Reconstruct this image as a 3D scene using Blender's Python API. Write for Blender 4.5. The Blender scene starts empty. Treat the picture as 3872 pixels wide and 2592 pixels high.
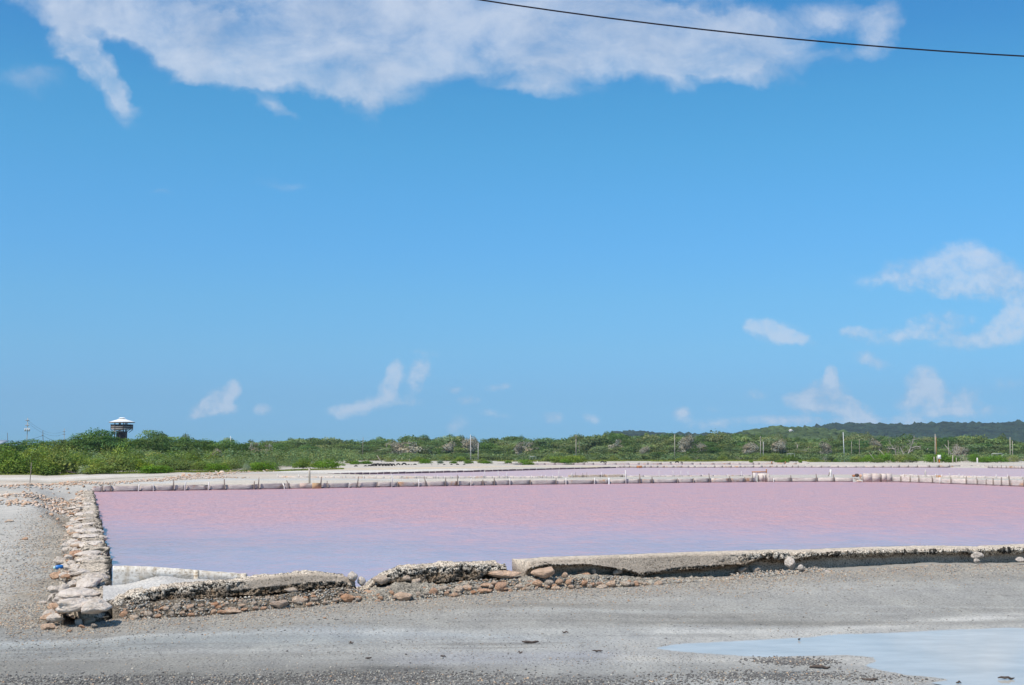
import bpy, math, random
import numpy as np
from mathutils import Vector, Matrix
R = math.radians
rng = np.random.default_rng(7)
random.seed(7)
sc = bpy.context.scene
col = sc.collection

# ------------------------------------------------------------------ camera
EYE = 1.75; F = 4594.0; HOR = 1722.0          # eye height (m); focal length and horizon row in photo pixels
TH = math.atan((HOR - 1296.0) / F)
cd = bpy.data.cameras.new('camera'); cam = bpy.data.objects.new('camera', cd); col.objects.link(cam)
cd.sensor_width = 23.6; cd.lens = F * 23.6 / 3872.0; cd.clip_start = 0.1; cd.clip_end = 12000
cam.location = (0, 0, EYE); cam.rotation_euler = (R(90) + TH, 0, 0)
sc.camera = cam

# ------------------------------------------------------------------ light
SUN = Vector((-0.38, -0.42, 0.82)).normalized()
sl = bpy.data.lights.new('sun', 'SUN'); so = bpy.data.objects.new('sun', sl); col.objects.link(so)
sl.energy = 4.9; sl.angle = R(0.53); sl.color = (1.0, 0.94, 0.855)
so.rotation_euler = (-SUN).to_track_quat('-Z', 'Y').to_euler()
sc.view_settings.view_transform = 'Standard'; sc.view_settings.look = 'None'
sc.view_settings.exposure = 0.0; sc.view_settings.gamma = 1.0; sc.view_settings.use_curve_mapping = False

def ray(px, py):
    u = (px - 1936.0) / F; v = (1296.0 - py) / F
    return np.array([u, math.cos(TH) - v * math.sin(TH), math.sin(TH) + v * math.cos(TH)])
def PZ(px, py, z=0.0):            # the point at height z seen at a photo pixel
    d = ray(px, py); t = (z - EYE) / d[2]; return np.array([d[0]*t, d[1]*t, z])
def PY(px, py, Y):                # the point at distance Y seen at a photo pixel
    d = ray(px, py); t = Y / d[1]; return np.array([d[0]*t, Y, EYE + d[2]*t])
def PX(px, Y): return (px - 1936.0) / F * Y * math.cos(TH)

world = bpy.data.worlds.new('World'); sc.world = world; world.use_nodes = True
def build_world():
    nt = world.node_tree; N = nt.nodes; L = nt.links; N.clear()
    def nd(t, **k):
        n = N.new(t)
        for a, b in k.items(): setattr(n, a, b)
        return n
    def M(op, a, b=None, c=None, clamp=False):
        n = nd('ShaderNodeMath', operation=op); n.use_clamp = clamp
        for i, v in enumerate((a, b, c)):
            if v is None: continue
            if isinstance(v, (int, float)): n.inputs[i].default_value = v
            else: L.new(v, n.inputs[i])
        return n.outputs[0]
    tc = nd('ShaderNodeTexCoord'); sep = nd('ShaderNodeSeparateXYZ'); L.new(tc.outputs['Generated'], sep.inputs[0])
    sky = nd('ShaderNodeTexSky', sky_type='NISHITA'); sky.sun_disc = False
    sky.sun_elevation = math.asin(SUN.z); sky.sun_rotation = math.atan2(SUN.x, SUN.y)
    sky.altitude = 0; sky.air_density = 1.0; sky.dust_density = 0.3; sky.ozone_density = 2.0
    # tint by elevation
    rp = nd('ShaderNodeValToRGB'); L.new(M('MULTIPLY', sep.outputs[2], 1.0, clamp=True), rp.inputs[0])
    e = rp.color_ramp.elements; 
    for i, (p, c) in enumerate(SKYTINT):
        if i < 2: e[i].position = p; e[i].color = (*c, 1)
        else: x = e.new(p); x.color = (*c, 1)
    mix = nd('ShaderNodeMix', data_type='RGBA', blend_type='MULTIPLY'); mix.inputs[0].default_value = 1
    L.new(sky.outputs[0], mix.inputs[6]); L.new(rp.outputs[0], mix.inputs[7])
    bg = nd('ShaderNodeBackground'); bg.inputs[1].default_value = 0.15; L.new(mix.outputs[2], bg.inputs[0])
    # clouds: tangent-plane coordinates of the direction
    yy = M('MAXIMUM', sep.outputs[1], 0.02)
    U = M('DIVIDE', sep.outputs[0], yy); V = M('DIVIDE', sep.outputs[2], yy)
    cv = nd('ShaderNodeCombineXYZ'); L.new(U, cv.inputs[0]); L.new(V, cv.inputs[1])
    n1 = nd('ShaderNodeTexNoise'); n1.inputs['Scale'].default_value = 9; n1.inputs['Detail'].default_value = 5
    n1.inputs['Roughness'].default_value = 0.6; L.new(cv.outputs[0], n1.inputs['Vector'])
    vm = nd('ShaderNodeVectorMath', operation='SUBTRACT'); vm.inputs[1].default_value = (0.5,)*3; L.new(n1.outputs['Color'], vm.inputs[0])
    vs = nd('ShaderNodeVectorMath', operation='SCALE'); vs.inputs['Scale'].default_value = 0.075; L.new(vm.outputs[0], vs.inputs[0])
    # smaller warp for the small low clouds
    wl = nd('ShaderNodeMapRange'); wl.inputs[1].default_value = 0.08; wl.inputs[2].default_value = 0.3; wl.inputs[3].default_value = 0.014; wl.inputs[4].default_value = 0.085
    L.new(V, wl.inputs[0]); L.new(wl.outputs[0], vs.inputs['Scale'])
    va = nd('ShaderNodeVectorMath', operation='ADD'); L.new(cv.outputs[0], va.inputs[0]); L.new(vs.outputs[0], va.inputs[1])
    acc = None
    for (px, py, rx, ry, rot, a) in CLOUDS:
        d = ray(px, py); u0, v0 = d[0]/d[1], d[2]/d[1]
        mp = nd('ShaderNodeMapping', vector_type='TEXTURE')
        mp.inputs[1].default_value = (u0, v0, 0); mp.inputs[2].default_value = (0, 0, R(rot))
        mp.inputs[3].default_value = (rx/F*1.25, ry/F*1.25, 1); L.new(va.outputs[0], mp.inputs[0])
        g = nd('ShaderNodeTexGradient', gradient_type='SPHERICAL'); L.new(mp.outputs[0], g.inputs[0])
        acc = M('MULTIPLY_ADD', g.outputs['Fac'], a*1.75, acc if acc is not None else 0.0)
    n2 = nd('ShaderNodeTexNoise'); n2.inputs['Detail'].default_value = 10; n2.inputs['Roughness'].default_value = 0.62; n2.inputs['Scale'].default_value = 16; n2.inputs['Distortion'].default_value = .35
    st = nd('ShaderNodeMapping'); st.inputs[3].default_value = (1, 1.6, 1); L.new(cv.outputs[0], st.inputs[0]); L.new(st.outputs[0], n2.inputs['Vector'])
    n5 = nd('ShaderNodeTexNoise'); n5.inputs['Detail'].default_value = 7; n5.inputs['Roughness'].default_value = 0.62; n5.inputs['Scale'].default_value = 60; L.new(cv.outputs[0], n5.inputs['Vector'])
    def MR(src, a0, a1, b0, b1, smooth=True):
        m = nd('ShaderNodeMapRange', interpolation_type='SMOOTHSTEP' if smooth else 'LINEAR'); m.inputs[1].default_value = a0; m.inputs[2].default_value = a1; m.inputs[3].default_value = b0; m.inputs[4].default_value = b1; L.new(src, m.inputs[0]); return m.outputs[0]
    low = MR(V, .10, .24, 1, 0)                       # 1 for the small clouds near the horizon
    nz = M('ADD', M('MULTIPLY', M('SUBTRACT', n2.outputs['Fac'], .5), M('ADD', 2.0, M('MULTIPLY', low, -.4))), M('MULTIPLY', M('SUBTRACT', n5.outputs['Fac'], .5), M('ADD', .45, M('MULTIPLY', low, 2.0))))
    dens = M('ADD', M('MINIMUM', acc, 1.0), nz)
    wide = MR(dens, -.12, 1.5, 0, 1); tight = MR(dens, .0, 1.3, 0, 1)
    front = M('ADD', M('MULTIPLY', wide, M('SUBTRACT', 1, low)), M('MULTIPLY', tight, low)); front = M('MULTIPLY', front, M('ADD', .88, M('MULTIPLY', low, -.16)))
    front = M('MAXIMUM', front, M('MULTIPLY', MR(acc, .1, 1.1, 0, .34), MR(n2.outputs['Fac'], .3, .6, .3, 1))); front = M('MULTIPLY', front, MR(acc, .03, .4, 0, 1))
    # the same kind of scattered cloud everywhere outside the picture
    n3 = nd('ShaderNodeTexNoise'); n3.inputs['Scale'].default_value = 3.2; n3.inputs['Detail'].default_value = 7; L.new(tc.outputs['Generated'], n3.inputs['Vector'])
    m3 = nd('ShaderNodeMapRange', interpolation_type='SMOOTHSTEP'); m3.inputs[1].default_value = 0.52; m3.inputs[2].default_value = 0.68; L.new(n3.outputs['Fac'], m3.inputs[0])
    ma = nd('ShaderNodeMapRange'); ma.inputs[1].default_value = 0.44; ma.inputs[2].default_value = 0.56; L.new(V, ma.inputs[0])
    mb = nd('ShaderNodeMapRange'); mb.inputs[1].default_value = 0.86; mb.inputs[2].default_value = 0.76; L.new(sep.outputs[1], mb.inputs[0])
    up = nd('ShaderNodeMapRange'); up.inputs[1].default_value = 0.0; up.inputs[2].default_value = 0.12; L.new(sep.outputs[2], up.inputs[0])
    out = M('MULTIPLY', M('MULTIPLY', M('MAXIMUM', ma.outputs[0], mb.outputs[0]), m3.outputs[0]), up.outputs[0])
    alpha = M('MULTIPLY', M('MAXIMUM', front, out), 0.88, clamp=True)
    # brightness inside the clouds
    n4 = nd('ShaderNodeTexNoise'); n4.inputs['Scale'].default_value = 12; n4.inputs['Detail'].default_value = 5
    m4 = nd('ShaderNodeMapping'); m4.inputs[1].default_value = (0.02, -0.035, 0.3); n4.inputs['Scale'].default_value = 14; L.new(cv.outputs[0], m4.inputs[0]); L.new(m4.outputs[0], n4.inputs['Vector'])
    cr = nd('ShaderNodeValToRGB'); L.new(M('ADD', M('ADD', n4.outputs['Fac'], M('MULTIPLY', low, .10)), M('ADD', M('MULTIPLY', M('SUBTRACT', dens, 0.75), 0.22), M('MULTIPLY', M('SUBTRACT', n5.outputs['Fac'], .5), M('MULTIPLY', low, .55)))), cr.inputs[0])
    cr.color_ramp.elements[0].position = 0.28; cr.color_ramp.elements[0].color = (0.43, 0.53, 0.70, 1)
    cr.color_ramp.elements[1].position = 0.68; cr.color_ramp.elements[1].color = (0.68, 0.75, 0.87, 1)
    bc = nd('ShaderNodeBackground'); bc.inputs[1].default_value = 1.0; L.new(cr.outputs[0], bc.inputs[0])
    ms = nd('ShaderNodeMixShader'); L.new(alpha, ms.inputs[0]); L.new(bg.outputs[0], ms.inputs[1]); L.new(bc.outputs[0], ms.inputs[2])
    wo = nd('ShaderNodeOutputWorld'); L.new(ms.outputs[0], wo.inputs[0])
    world.cycles.sampling_method = 'MANUAL'; world.cycles.sample_map_resolution = 512
SKYTINT = [(0.0, (1, 1, 1)), (1.0, (1, 1, 1))]
CLOUDS = [
 (1500,-190,1600,260,0,1.0),(560,60,430,120,-8,.75),(330,70,260,90,-20,.6),(560,200,300,60,-12,.5),(900,260,300,60,-12,.5),(800,140,430,120,-10,.8),(1200,200,460,140,-12,.9),(1500,120,700,160,0,.8),(2050,110,700,150,0,.9),
 (2450,140,450,140,-4,1.0),(2750,120,260,120,-5,.8),(2820,235,230,75,-15,.65),(1330,300,220,70,-15,.5),(2100,300,180,65,0,.55),(1880,295,120,36,0,.35),(1400,385,120,50,-45,.42),(1030,385,130,36,-30,.45),
 (370,310,200,60,-42,.75),(280,210,110,70,-30,.5),(470,370,80,32,-25,.35),(260,170,150,50,-60,.35),(90,300,160,70,-10,.28),(3300,90,150,90,60,.7),(3120,50,260,80,0,.55),(3050,210,240,60,0,.4),
 (1050,690,130,24,0,.3),(630,718,75,15,0,.22),(820,690,60,10,0,.15),
 (3480,1050,170,80,-8,.7),(3640,1010,170,80,-10,.9),(3800,1060,120,70,-30,.8),(3700,1110,200,45,-5,.5),(3330,1075,140,40,0,.3),(3860,1215,110,75,35,.95),(3760,1275,80,50,0,.5),(3550,1230,150,50,5,.6),(3400,1275,150,36,5,.5),(3640,1300,130,40,0,.35),
 (3235,1265,70,28,0,.5),(2930,1250,120,52,-10,.95),(3020,1280,90,28,-15,.5),(3290,1358,90,34,-20,.5),
 (3130,1490,90,65,0,1.0),(3050,1515,90,45,0,.8),(3190,1530,60,40,0,.6),(3138,1425,30,50,0,.85),(3500,1455,80,75,0,.8),(3560,1510,130,50,0,.55),(3430,1520,60,40,0,.5),(3250,1560,75,50,-35,.65),(3560,1557,120,18,0,.5),(3680,1480,50,50,0,.3),
 (2580,1562,46,32,0,.7),(2700,1545,60,18,0,.3),(2850,1500,60,26,0,.35),(2700,1605,150,30,0,.3),(3330,1590,420,30,0,.45),(3700,1545,150,30,0,.4),(2950,1590,160,24,0,.35),(3820,1450,80,40,0,.3),
 (885,1475,34,46,0,.85),(830,1510,58,46,20,.9),(785,1540,62,36,10,.85),(850,1550,60,26,0,.6),(750,1572,40,16,15,.4),(1000,1550,44,26,0,.45),(1500,1420,38,60,-15,.95),(1475,1465,40,40,0,.7),(1595,1400,46,44,0,.75),(1570,1450,40,50,0,.55),
 (1320,1552,110,34,5,.6),(1440,1515,110,32,10,.6),(1560,1520,60,20,0,.35),(1720,1475,46,18,0,.45),(1880,1463,56,20,5,.45),(1770,1513,48,22,5,.45),(1850,1560,90,20,-6,.35),
 (2090,1582,60,28,0,.45),(2230,1580,40,30,-20,.35),(1735,1620,50,60,0,.3),(1600,1340,110,18,-12,.2)]
SKYTINT = [(0, (0.224, 0.541, 1.0)), (0.0207, (0.218, 0.496, 0.98)), (0.0452, (0.24, 0.501, 0.878)), (0.086, (0.304, 0.591, 0.855)), (0.1268, (0.327, 0.666, 0.891)), (0.1672, (0.322, 0.721, 0.966)), (0.2071, (0.319, 0.774, 1.0)), (0.2463, (0.309, 0.813, 1.0)), (0.2846, (0.288, 0.816, 1.0)), (0.3291, (0.236, 0.745, 1.0)), (0.36, (0.22, 0.725, 1.0)), (0.55, (0.32, .72, .95)), (0.9, (.45, .78, .92))]
build_world()

# ------------------------------------------------------------------ helpers
def _h(ix, iy, iz, s):
    n = (ix * 374761393 + iy * 668265263 + iz * 2147483647 + s * 144665) & 0xFFFFFFFF
    n = ((n ^ (n >> 13)) * 1274126177) & 0xFFFFFFFF
    n = ((n ^ (n >> 16)) * 2246822519) & 0xFFFFFFFF
    return ((n ^ (n >> 15)) & 0xFFFFFF) / float(0xFFFFFF)
def vnoise(p, s=0):               # value noise -1..1 on (n,3)
    p = np.asarray(p, float); i = np.floor(p).astype(np.int64); f = p - i; f = f*f*(3-2*f)
    r = 0
    for a in (0, 1):
        for b in (0, 1):
            for c in (0, 1):
                w = (f[:,0] if a else 1-f[:,0]) * (f[:,1] if b else 1-f[:,1]) * (f[:,2] if c else 1-f[:,2])
                r = r + w * _h(i[:,0]+a, i[:,1]+b, i[:,2]+c, s)
    return r*2-1
def fbm(p, o=4, s=0, g=0.5):
    r = 0; a = 1.0; t = 0; p = np.asarray(p, float)
    for k in range(o): r = r + a*vnoise(p*(2**k) + 17.3*k, s+k); t += a; a *= g
    return r / t
def ss(a, b, x):
    t = np.clip((x-a)/(b-a), 0, 1); return t*t*(3-2*t)

def mesh_np(name, v, tris=None, quads=None, smooth=False, colors=None):
    me = bpy.data.meshes.new(name); v = np.asarray(v, np.float32)
    nt_ = 0 if tris is None else len(tris); nq = 0 if quads is None else len(quads)
    me.vertices.add(len(v)); me.vertices.foreach_set('co', v.ravel())
    idx = []
    if nt_: idx.append(np.asarray(tris, np.int32).ravel())
    if nq: idx.append(np.asarray(quads, np.int32).ravel())
    idx = np.concatenate(idx)
    me.loops.add(len(idx)); me.loops.foreach_set('vertex_index', idx)
    me.polygons.add(nt_+nq)
    st = np.concatenate([np.arange(nt_)*3, nt_*3 + np.arange(nq)*4]).astype(np.int32)
    me.polygons.foreach_set('loop_start', st)
    assert idx.max() < len(v) and idx.min() >= 0 and np.isfinite(v).all(), name
    if smooth: me.polygons.foreach_set('use_smooth', np.ones(nt_+nq, bool))
    me.update(calc_edges=True)
    if colors is not None:
        c = np.ones((len(v), 4), np.float32); colors = np.asarray(colors); c[:, :colors.shape[1]] = colors
        at = me.color_attributes.new('col', 'FLOAT_COLOR', 'POINT'); at.data.foreach_set('color', c.ravel())
    return me
def link(name, me, mat=None, parent=None, loc=None, rot=None, scl=None):
    o = bpy.data.objects.new(name, me); col.objects.link(o)
    if mat is not None and me is not None and not me.materials: me.materials.append(mat)
    if parent is not None: o.parent = parent
    if loc is not None: o.location = [float(q) for q in loc]
    if rot is not None: o.rotation_euler = rot
    if scl is not None: o.scale = scl
    return o
def tag(o, label=None, cat=None, group=None, kind=None):
    if label: o['label'] = label
    if cat: o['category'] = cat
    if group: o['group'] = group
    if kind: o['kind'] = kind
    return o
def empty(name, loc, rz=0):
    o = bpy.data.objects.new(name, None); col.objects.link(o); o.empty_display_size = .2
    o.location = [float(q) for q in loc]; o.rotation_euler = (0, 0, rz); return o

class MB:                          # collects boxes and tubes into one mesh
    def __init__(s): s.v = []; s.q = []; s.n = 0
    def add(s, v, q): s.v.append(np.asarray(v, float)); s.q.append(np.asarray(q)+s.n); s.n += len(v)
    def box(s, c, d, rz=0, rx=0, ry=0, jit=0):
        v = np.array([[x, y, z] for z in (-.5, .5) for y in (-.5, .5) for x in (-.5, .5)]) * np.array(d)
        if jit: v += rng.uniform(-jit, jit, v.shape)
        m = np.array((Matrix.Rotation(rz, 3, 'Z') @ Matrix.Rotation(ry, 3, 'Y') @ Matrix.Rotation(rx, 3, 'X')))
        v = v @ m.T + np.array(c)
        s.add(v, [[0,2,3,1],[4,5,7,6],[0,1,5,4],[2,6,7,3],[0,4,6,2],[1,3,7,5]]); return s
    def tube(s, pts, rad, k=6, cap=True):
        pts = np.asarray(pts, float); n = len(pts); rad = np.broadcast_to(rad, n)
        vs = []; up0 = np.array([0.13, 0.21, 1.0])
        for i in range(n):
            t = pts[min(i+1, n-1)] - pts[max(i-1, 0)]; t = t/(np.linalg.norm(t)+1e-9)
            up = up0 if abs(t[2]) < .9 else np.array([1., 0.1, 0])
            a = np.cross(t, up); a /= np.linalg.norm(a); b = np.cross(t, a)
            for j in range(k):
                w = 2*math.pi*j/k; vs.append(pts[i] + rad[i]*(a*math.cos(w)+b*math.sin(w)))
        q = [[i*k+j, (i+1)*k+j, (i+1)*k+(j+1) % k, i*k+(j+1) % k] for i in range(n-1) for j in range(k)]
        if cap:
            vs.append(pts[0]); vs.append(pts[-1]); a, b = n*k, n*k+1
            q += [[a, j, (j+1) % k, a] for j in range(k)]; q += [[b, (n-1)*k+(j+1) % k, (n-1)*k+j, b] for j in range(k)]
        s.add(vs, q); return s
    def mesh(s, name, smooth=False):
        v = np.concatenate(s.v); q = np.concatenate([np.asarray(x).reshape(-1, 4) for x in s.q])
        tri = q[q[:, 0] == q[:, 3]][:, :3]; qu = q[q[:, 0] != q[:, 3]]
        return mesh_np(name, v, tri if len(tri) else None, qu if len(qu) else None, smooth)
    def build(s, name, mat, parent=None, smooth=False, **k): return link(name, s.mesh(name, smooth), mat, parent, **k)

# ------------------------------------------------------------------ materials
def mat(name, base, rough=0.9, fn=None, spec=0.25):
    m = bpy.data.materials.new(name); m.use_nodes = True; nt = m.node_tree
    b = nt.nodes['Principled BSDF']; b.inputs['Base Color'].default_value = (*base, 1)
    b.inputs['Roughness'].default_value = rough; b.inputs['Specular IOR Level'].default_value = spec
    if fn: fn(nt, b)
    return m
def node(nt, t, **k):
    n = nt.nodes.new(t)
    for a, v in k.items(): setattr(n, a, v)
    return n
def noise(nt, scale, detail=4, rough=.55, coord='Object', stretch=None, dist=0):
    tc = node(nt, 'ShaderNodeTexCoord'); n = node(nt, 'ShaderNodeTexNoise')
    n.inputs['Scale'].default_value = scale; n.inputs['Detail'].default_value = detail; n.inputs['Roughness'].default_value = rough
    n.inputs['Distortion'].default_value = dist
    if coord == 'World':
        g = node(nt, 'ShaderNodeNewGeometry'); src = g.outputs['Position']
    else: src = tc.outputs[coord]
    if stretch:
        mp = node(nt, 'ShaderNodeMapping'); mp.inputs[3].default_value = stretch; nt.links.new(src, mp.inputs[0]); src = mp.outputs[0]
    nt.links.new(src, n.inputs['Vector']); return n
def ramp(nt, fac, stops, interp='LINEAR'):
    r = node(nt, 'ShaderNodeValToRGB'); r.color_ramp.interpolation = interp; e = r.color_ramp.elements
    for i, (p, c) in enumerate(stops):
        x = e[i] if i < 2 else e.new(p)
        x.position = p; x.color = (*c, 1) if len(c) == 3 else c
    nt.links.new(fac, r.inputs[0]); return r
def mixc(nt, f, a, b, mode='MIX'):
    m = node(nt, 'ShaderNodeMix', data_type='RGBA', blend_type=mode)
    for i, v in ((0, f), (6, a), (7, b)):
        if isinstance(v, (int, float)): m.inputs[i].default_value = v
        elif isinstance(v, tuple): m.inputs[i].default_value = (*v, 1)
        else: nt.links.new(v, m.inputs[i])
    return m.outputs[2]
def bump(nt, b, h, strength, dist):
    bm = node(nt, 'ShaderNodeBump'); bm.inputs['Strength'].default_value = strength; bm.inputs['Distance'].default_value = dist
    nt.links.new(h, bm.inputs['Height']); nt.links.new(bm.outputs[0], b.inputs['Normal']); return bm
def attr(nt, name='col'):
    a = node(nt, 'ShaderNodeVertexColor'); a.layer_name = name; return a.outputs[0]

def f_ground(nt, b):
    n = noise(nt, 38, 6, .7, 'World'); r = ramp(nt, n.outputs['Fac'], [(.28, (.55,.55,.55)), (.5, (.98,.98,.98)), (.72, (1.4,1.38,1.34))])
    n2 = noise(nt, 2.3, 5, .6, 'World', (1, .6, 1)); r2 = ramp(nt, n2.outputs['Fac'], [(.3, (.86,.86,.87)), (.7, (1.12,1.11,1.09))])
    c = mixc(nt, 1.0, attr(nt), r.outputs[0], 'MULTIPLY'); c = mixc(nt, 1.0, c, r2.outputs[0], 'MULTIPLY')
    nt.links.new(c, b.inputs['Base Color'])
    n3 = noise(nt, 26, 8, .75, 'World'); bump(nt, b, n3.outputs['Fac'], .8, .035)
M_ground = mat('ground', (.3,.3,.3), .95, f_ground, .15)

def f_conc(nt, b):
    n = noise(nt, 30, 6, .7, 'World'); p = noise(nt, 62, 3, .6, 'World'); va = node(nt, 'ShaderNodeVertexColor'); va.layer_name = 'col'
    base = mixc(nt, 1.0, attr(nt), ramp(nt, n.outputs['Fac'], [(.3, (.72,.7,.68)), (.6, (1.08,1.07,1.05))]).outputs[0], 'MULTIPLY')
    c = mixc(nt, 1.0, base, ramp(nt, p.outputs['Fac'], [(.34, (.2,.2,.2)), (.42, (1,1,1)), (.7, (1.2,1.2,1.2))]).outputs[0], 'MULTIPLY')
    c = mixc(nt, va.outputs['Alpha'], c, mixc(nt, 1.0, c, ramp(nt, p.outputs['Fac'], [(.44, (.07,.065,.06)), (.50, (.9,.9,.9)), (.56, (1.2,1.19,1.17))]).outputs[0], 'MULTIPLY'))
    nt.links.new(c, b.inputs['Base Color']); n3 = noise(nt, 55, 8, .75, 'World'); bump(nt, b, n3.outputs['Fac'], .9, .02)
M_conc = mat('weathered_concrete', (.4,.35,.3), .95, f_conc, .12)

def f_stone(nt, b):
    oi = node(nt, 'ShaderNodeObjectInfo')
    r = ramp(nt, oi.outputs['Random'], [(0, (.72,.42,.26)), (.3, (.78,.54,.38)), (.6, (.78,.63,.50)), (.85, (.54,.48,.41)), (1, (.74,.38,.21))])
    n = noise(nt, 3.2, 6, .7); c = mixc(nt, 1.0, r.outputs[0], ramp(nt, n.outputs['Fac'], [(.28, (.72,.62,.55)), (.5, (1.22,1.18,1.13)), (.72, (1.5,1.42,1.36))]).outputs[0], 'MULTIPLY')
    nt.links.new(c, b.inputs['Base Color']); n3 = noise(nt, 5, 8, .7); bump(nt, b, n3.outputs['Fac'], .8, .25)
M_stone = mat('limestone_rock', (.5,.4,.3), .92, f_stone, .15)
def f_pale(nt, b):
    n = noise(nt, 3, 7, .65); c = ramp(nt, n.outputs['Fac'], [(.28, (.40,.33,.26)), (.40, (.74,.62,.51)), (.54, (.90,.78,.67)), (.72, (.82,.63,.49))])
    nt.links.new(c.outputs[0], b.inputs['Base Color']); n3 = noise(nt, 6, 8, .7); bump(nt, b, n3.outputs['Fac'], .7, .2)
M_pale = mat('pale_slab_stone', (.6,.5,.4), .92, f_pale, .15)
def f_col(nt, b):
    nt.links.new(attr(nt), b.inputs['Base Color'])
M_peb = mat('pebbles', (.4,.4,.4), .9, f_col, .2)
def f_plaster(nt, b):
    n = noise(nt, 3, 6, .65, 'World'); c = ramp(nt, n.outputs['Fac'], [(.3, (.5,.4,.28)), (.40, (.76,.70,.62)), (.7, (.84,.80,.74))])
    n2 = noise(nt, 9, 5, .7, 'World', (1, 1, .25)); c2 = mixc(nt, 1.0, c.outputs[0], ramp(nt, n2.outputs['Fac'], [(.35, (.72,.66,.58)), (.5, (1,1,1))]).outputs[0], 'MULTIPLY')
    n9 = noise(nt, 22, 8, .75, 'World', (1, 1, 1.6)); c2 = mixc(nt, 1.0, c2, ramp(nt, n9.outputs['Fac'], [(.38, (.50,.43,.35)), (.49, (.93,.91,.88)), (.6, (1.05,1.04,1.02))]).outputs[0], 'MULTIPLY'); nt.links.new(c2, b.inputs['Base Color']); bump(nt, b, n9.outputs['Fac'], .6, .008)
M_plaster = mat('salt_stained_concrete', (.7,.65,.6), .9, f_plaster)
def wood(name, lo, hi, st, stain=None):
    def f(nt, b):
        oi = node(nt, 'ShaderNodeObjectInfo'); rr = ramp(nt, oi.outputs['Random'], [(0, (.86,.86,.87)), (1, (1.08,1.06,1.04))])
        n = noise(nt, 3, 6, .7, 'World', st); c = ramp(nt, n.outputs['Fac'], [(.3, lo), (.62, hi)]).outputs[0]
        if stain:
            n2 = noise(nt, .8, 5, .7, 'World'); c = mixc(nt, ramp(nt, n2.outputs['Fac'], [(.56, (0,0,0)), (.68, (1,1,1))]).outputs[0], c, stain)
        nt.links.new(mixc(nt, 1.0, c, rr.outputs[0], 'MULTIPLY'), b.inputs['Base Color']); bump(nt, b, n.outputs['Fac'], .6, .03)
    return mat(name, hi, .9, f, .15)
M_plank = wood('salt_crusted_plank', (.40,.33,.29), (.68,.60,.54), (1, 1, 9), (.5,.27,.13))
M_wet = wood('brine_soaked_wood', (.12,.08,.09), (.24,.17,.18), (1, 1, 4))
M_post = wood('weathered_post', (.13,.10,.085), (.34,.28,.24), (9, 9, 1))
M_white_post = wood('salt_white_post', (.55,.5,.46), (.76,.72,.69), (9, 9, 1))
M_pole = wood('grey_pole_wood', (.3,.26,.2), (.5,.45,.37), (9, 9, .6))
M_darkpole = wood('dark_pole_wood', (.07,.055,.045), (.13,.1,.085), (9, 9, .6))
M_tower = wood('dark_stained_wood', (.03,.02,.018), (.06,.045,.04), (2, 2, 2))
M_towerg = wood('grey_deck_wood', (.24,.21,.19), (.40,.36,.32), (2, 2, 5))
M_sagewood = wood('pale_green_grey_paint', (.26,.30,.24), (.34,.37,.31), (1, 1, 1))
M_rust = wood('rusted_metal', (.3,.11,.05), (.52,.26,.12), (1, 1, 1))
M_bark = wood('bare_grey_bark', (.3,.25,.21), (.5,.44,.39), (5, 5, 1))
M_bark2 = wood('dark_bark', (.06,.045,.035), (.12,.1,.08), (5, 5, 1))
M_white = mat('white_paint', (.8,.8,.78), .5)
M_metal = mat('pale_metal', (.6,.6,.58), .5)
M_rubber = mat('black_rubber', (.016,.016,.017), .7)
M_wire = mat('black_cable', (.012,.012,.02), .5)
M_orange = mat('orange_post_paint', (.62,.2,.04), .6)
M_blue = mat('blue_plastic', (.02,.16,.48), .3, None, .5)
M_label = mat('pale_label', (.5,.75,.72), .4)

def leaf(name, cols, trans=.35, k=1.0):
    m = bpy.data.materials.new(name); m.use_nodes = True; nt = m.node_tree; nt.nodes.clear()
    a = attr(nt); oi = node(nt, 'ShaderNodeObjectInfo')
    r = ramp(nt, oi.outputs['Random'], [(i/(len(cols)-1), tuple(x*k for x in c)) for i, c in enumerate(cols)])
    n = noise(nt, .55, 4, .6, 'World'); rr = ramp(nt, n.outputs['Fac'], [(.3, (.72,.78,.75)), (.7, (1.25,1.2,1.1))])
    c = mixc(nt, 1.0, mixc(nt, 1.0, r.outputs[0], a, 'MULTIPLY'), rr.outputs[0], 'MULTIPLY')
    d = node(nt, 'ShaderNodeBsdfDiffuse'); t = node(nt, 'ShaderNodeBsdfTranslucent'); mx = node(nt, 'ShaderNodeMixShader'); mx.inputs[0].default_value = trans
    tcol = mixc(nt, 1.0, c, (1.1, 1.25, .5), 'MULTIPLY')
    o = node(nt, 'ShaderNodeOutputMaterial'); nt.links.new(c, d.inputs[0]); nt.links.new(tcol, t.inputs[0])
    nt.links.new(d.outputs[0], mx.inputs[1]); nt.links.new(t.outputs[0], mx.inputs[2]); nt.links.new(mx.outputs[0], o.inputs[0]); return m
M_mang = leaf('buttonwood_leaves', [(.10,.145,.03), (.165,.20,.045), (.12,.155,.05), (.19,.20,.075), (.13,.18,.03)], k=1.45)
M_acac = leaf('acacia_leaves', [(.07,.125,.045), (.085,.14,.04), (.10,.145,.06), (.12,.16,.05)], k=1.4)
M_wood = leaf('wood_leaves', [(.07,.105,.045), (.115,.145,.055), (.14,.155,.085), (.075,.115,.05), (.16,.175,.08)], k=1.75)
M_gleaf = leaf('bright_mangrove_leaves', [(.09,.16,.02), (.12,.2,.03)], k=1.3)
M_sage = leaf('grey_green_leaves', [(.24,.29,.22), (.28,.31,.24)])
M_twig = leaf('dry_twigs', [(.30,.275,.225), (.36,.33,.275)], .1)
M_grass = leaf('salt_grass', [(.2,.24,.05), (.24,.26,.07)])
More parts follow.
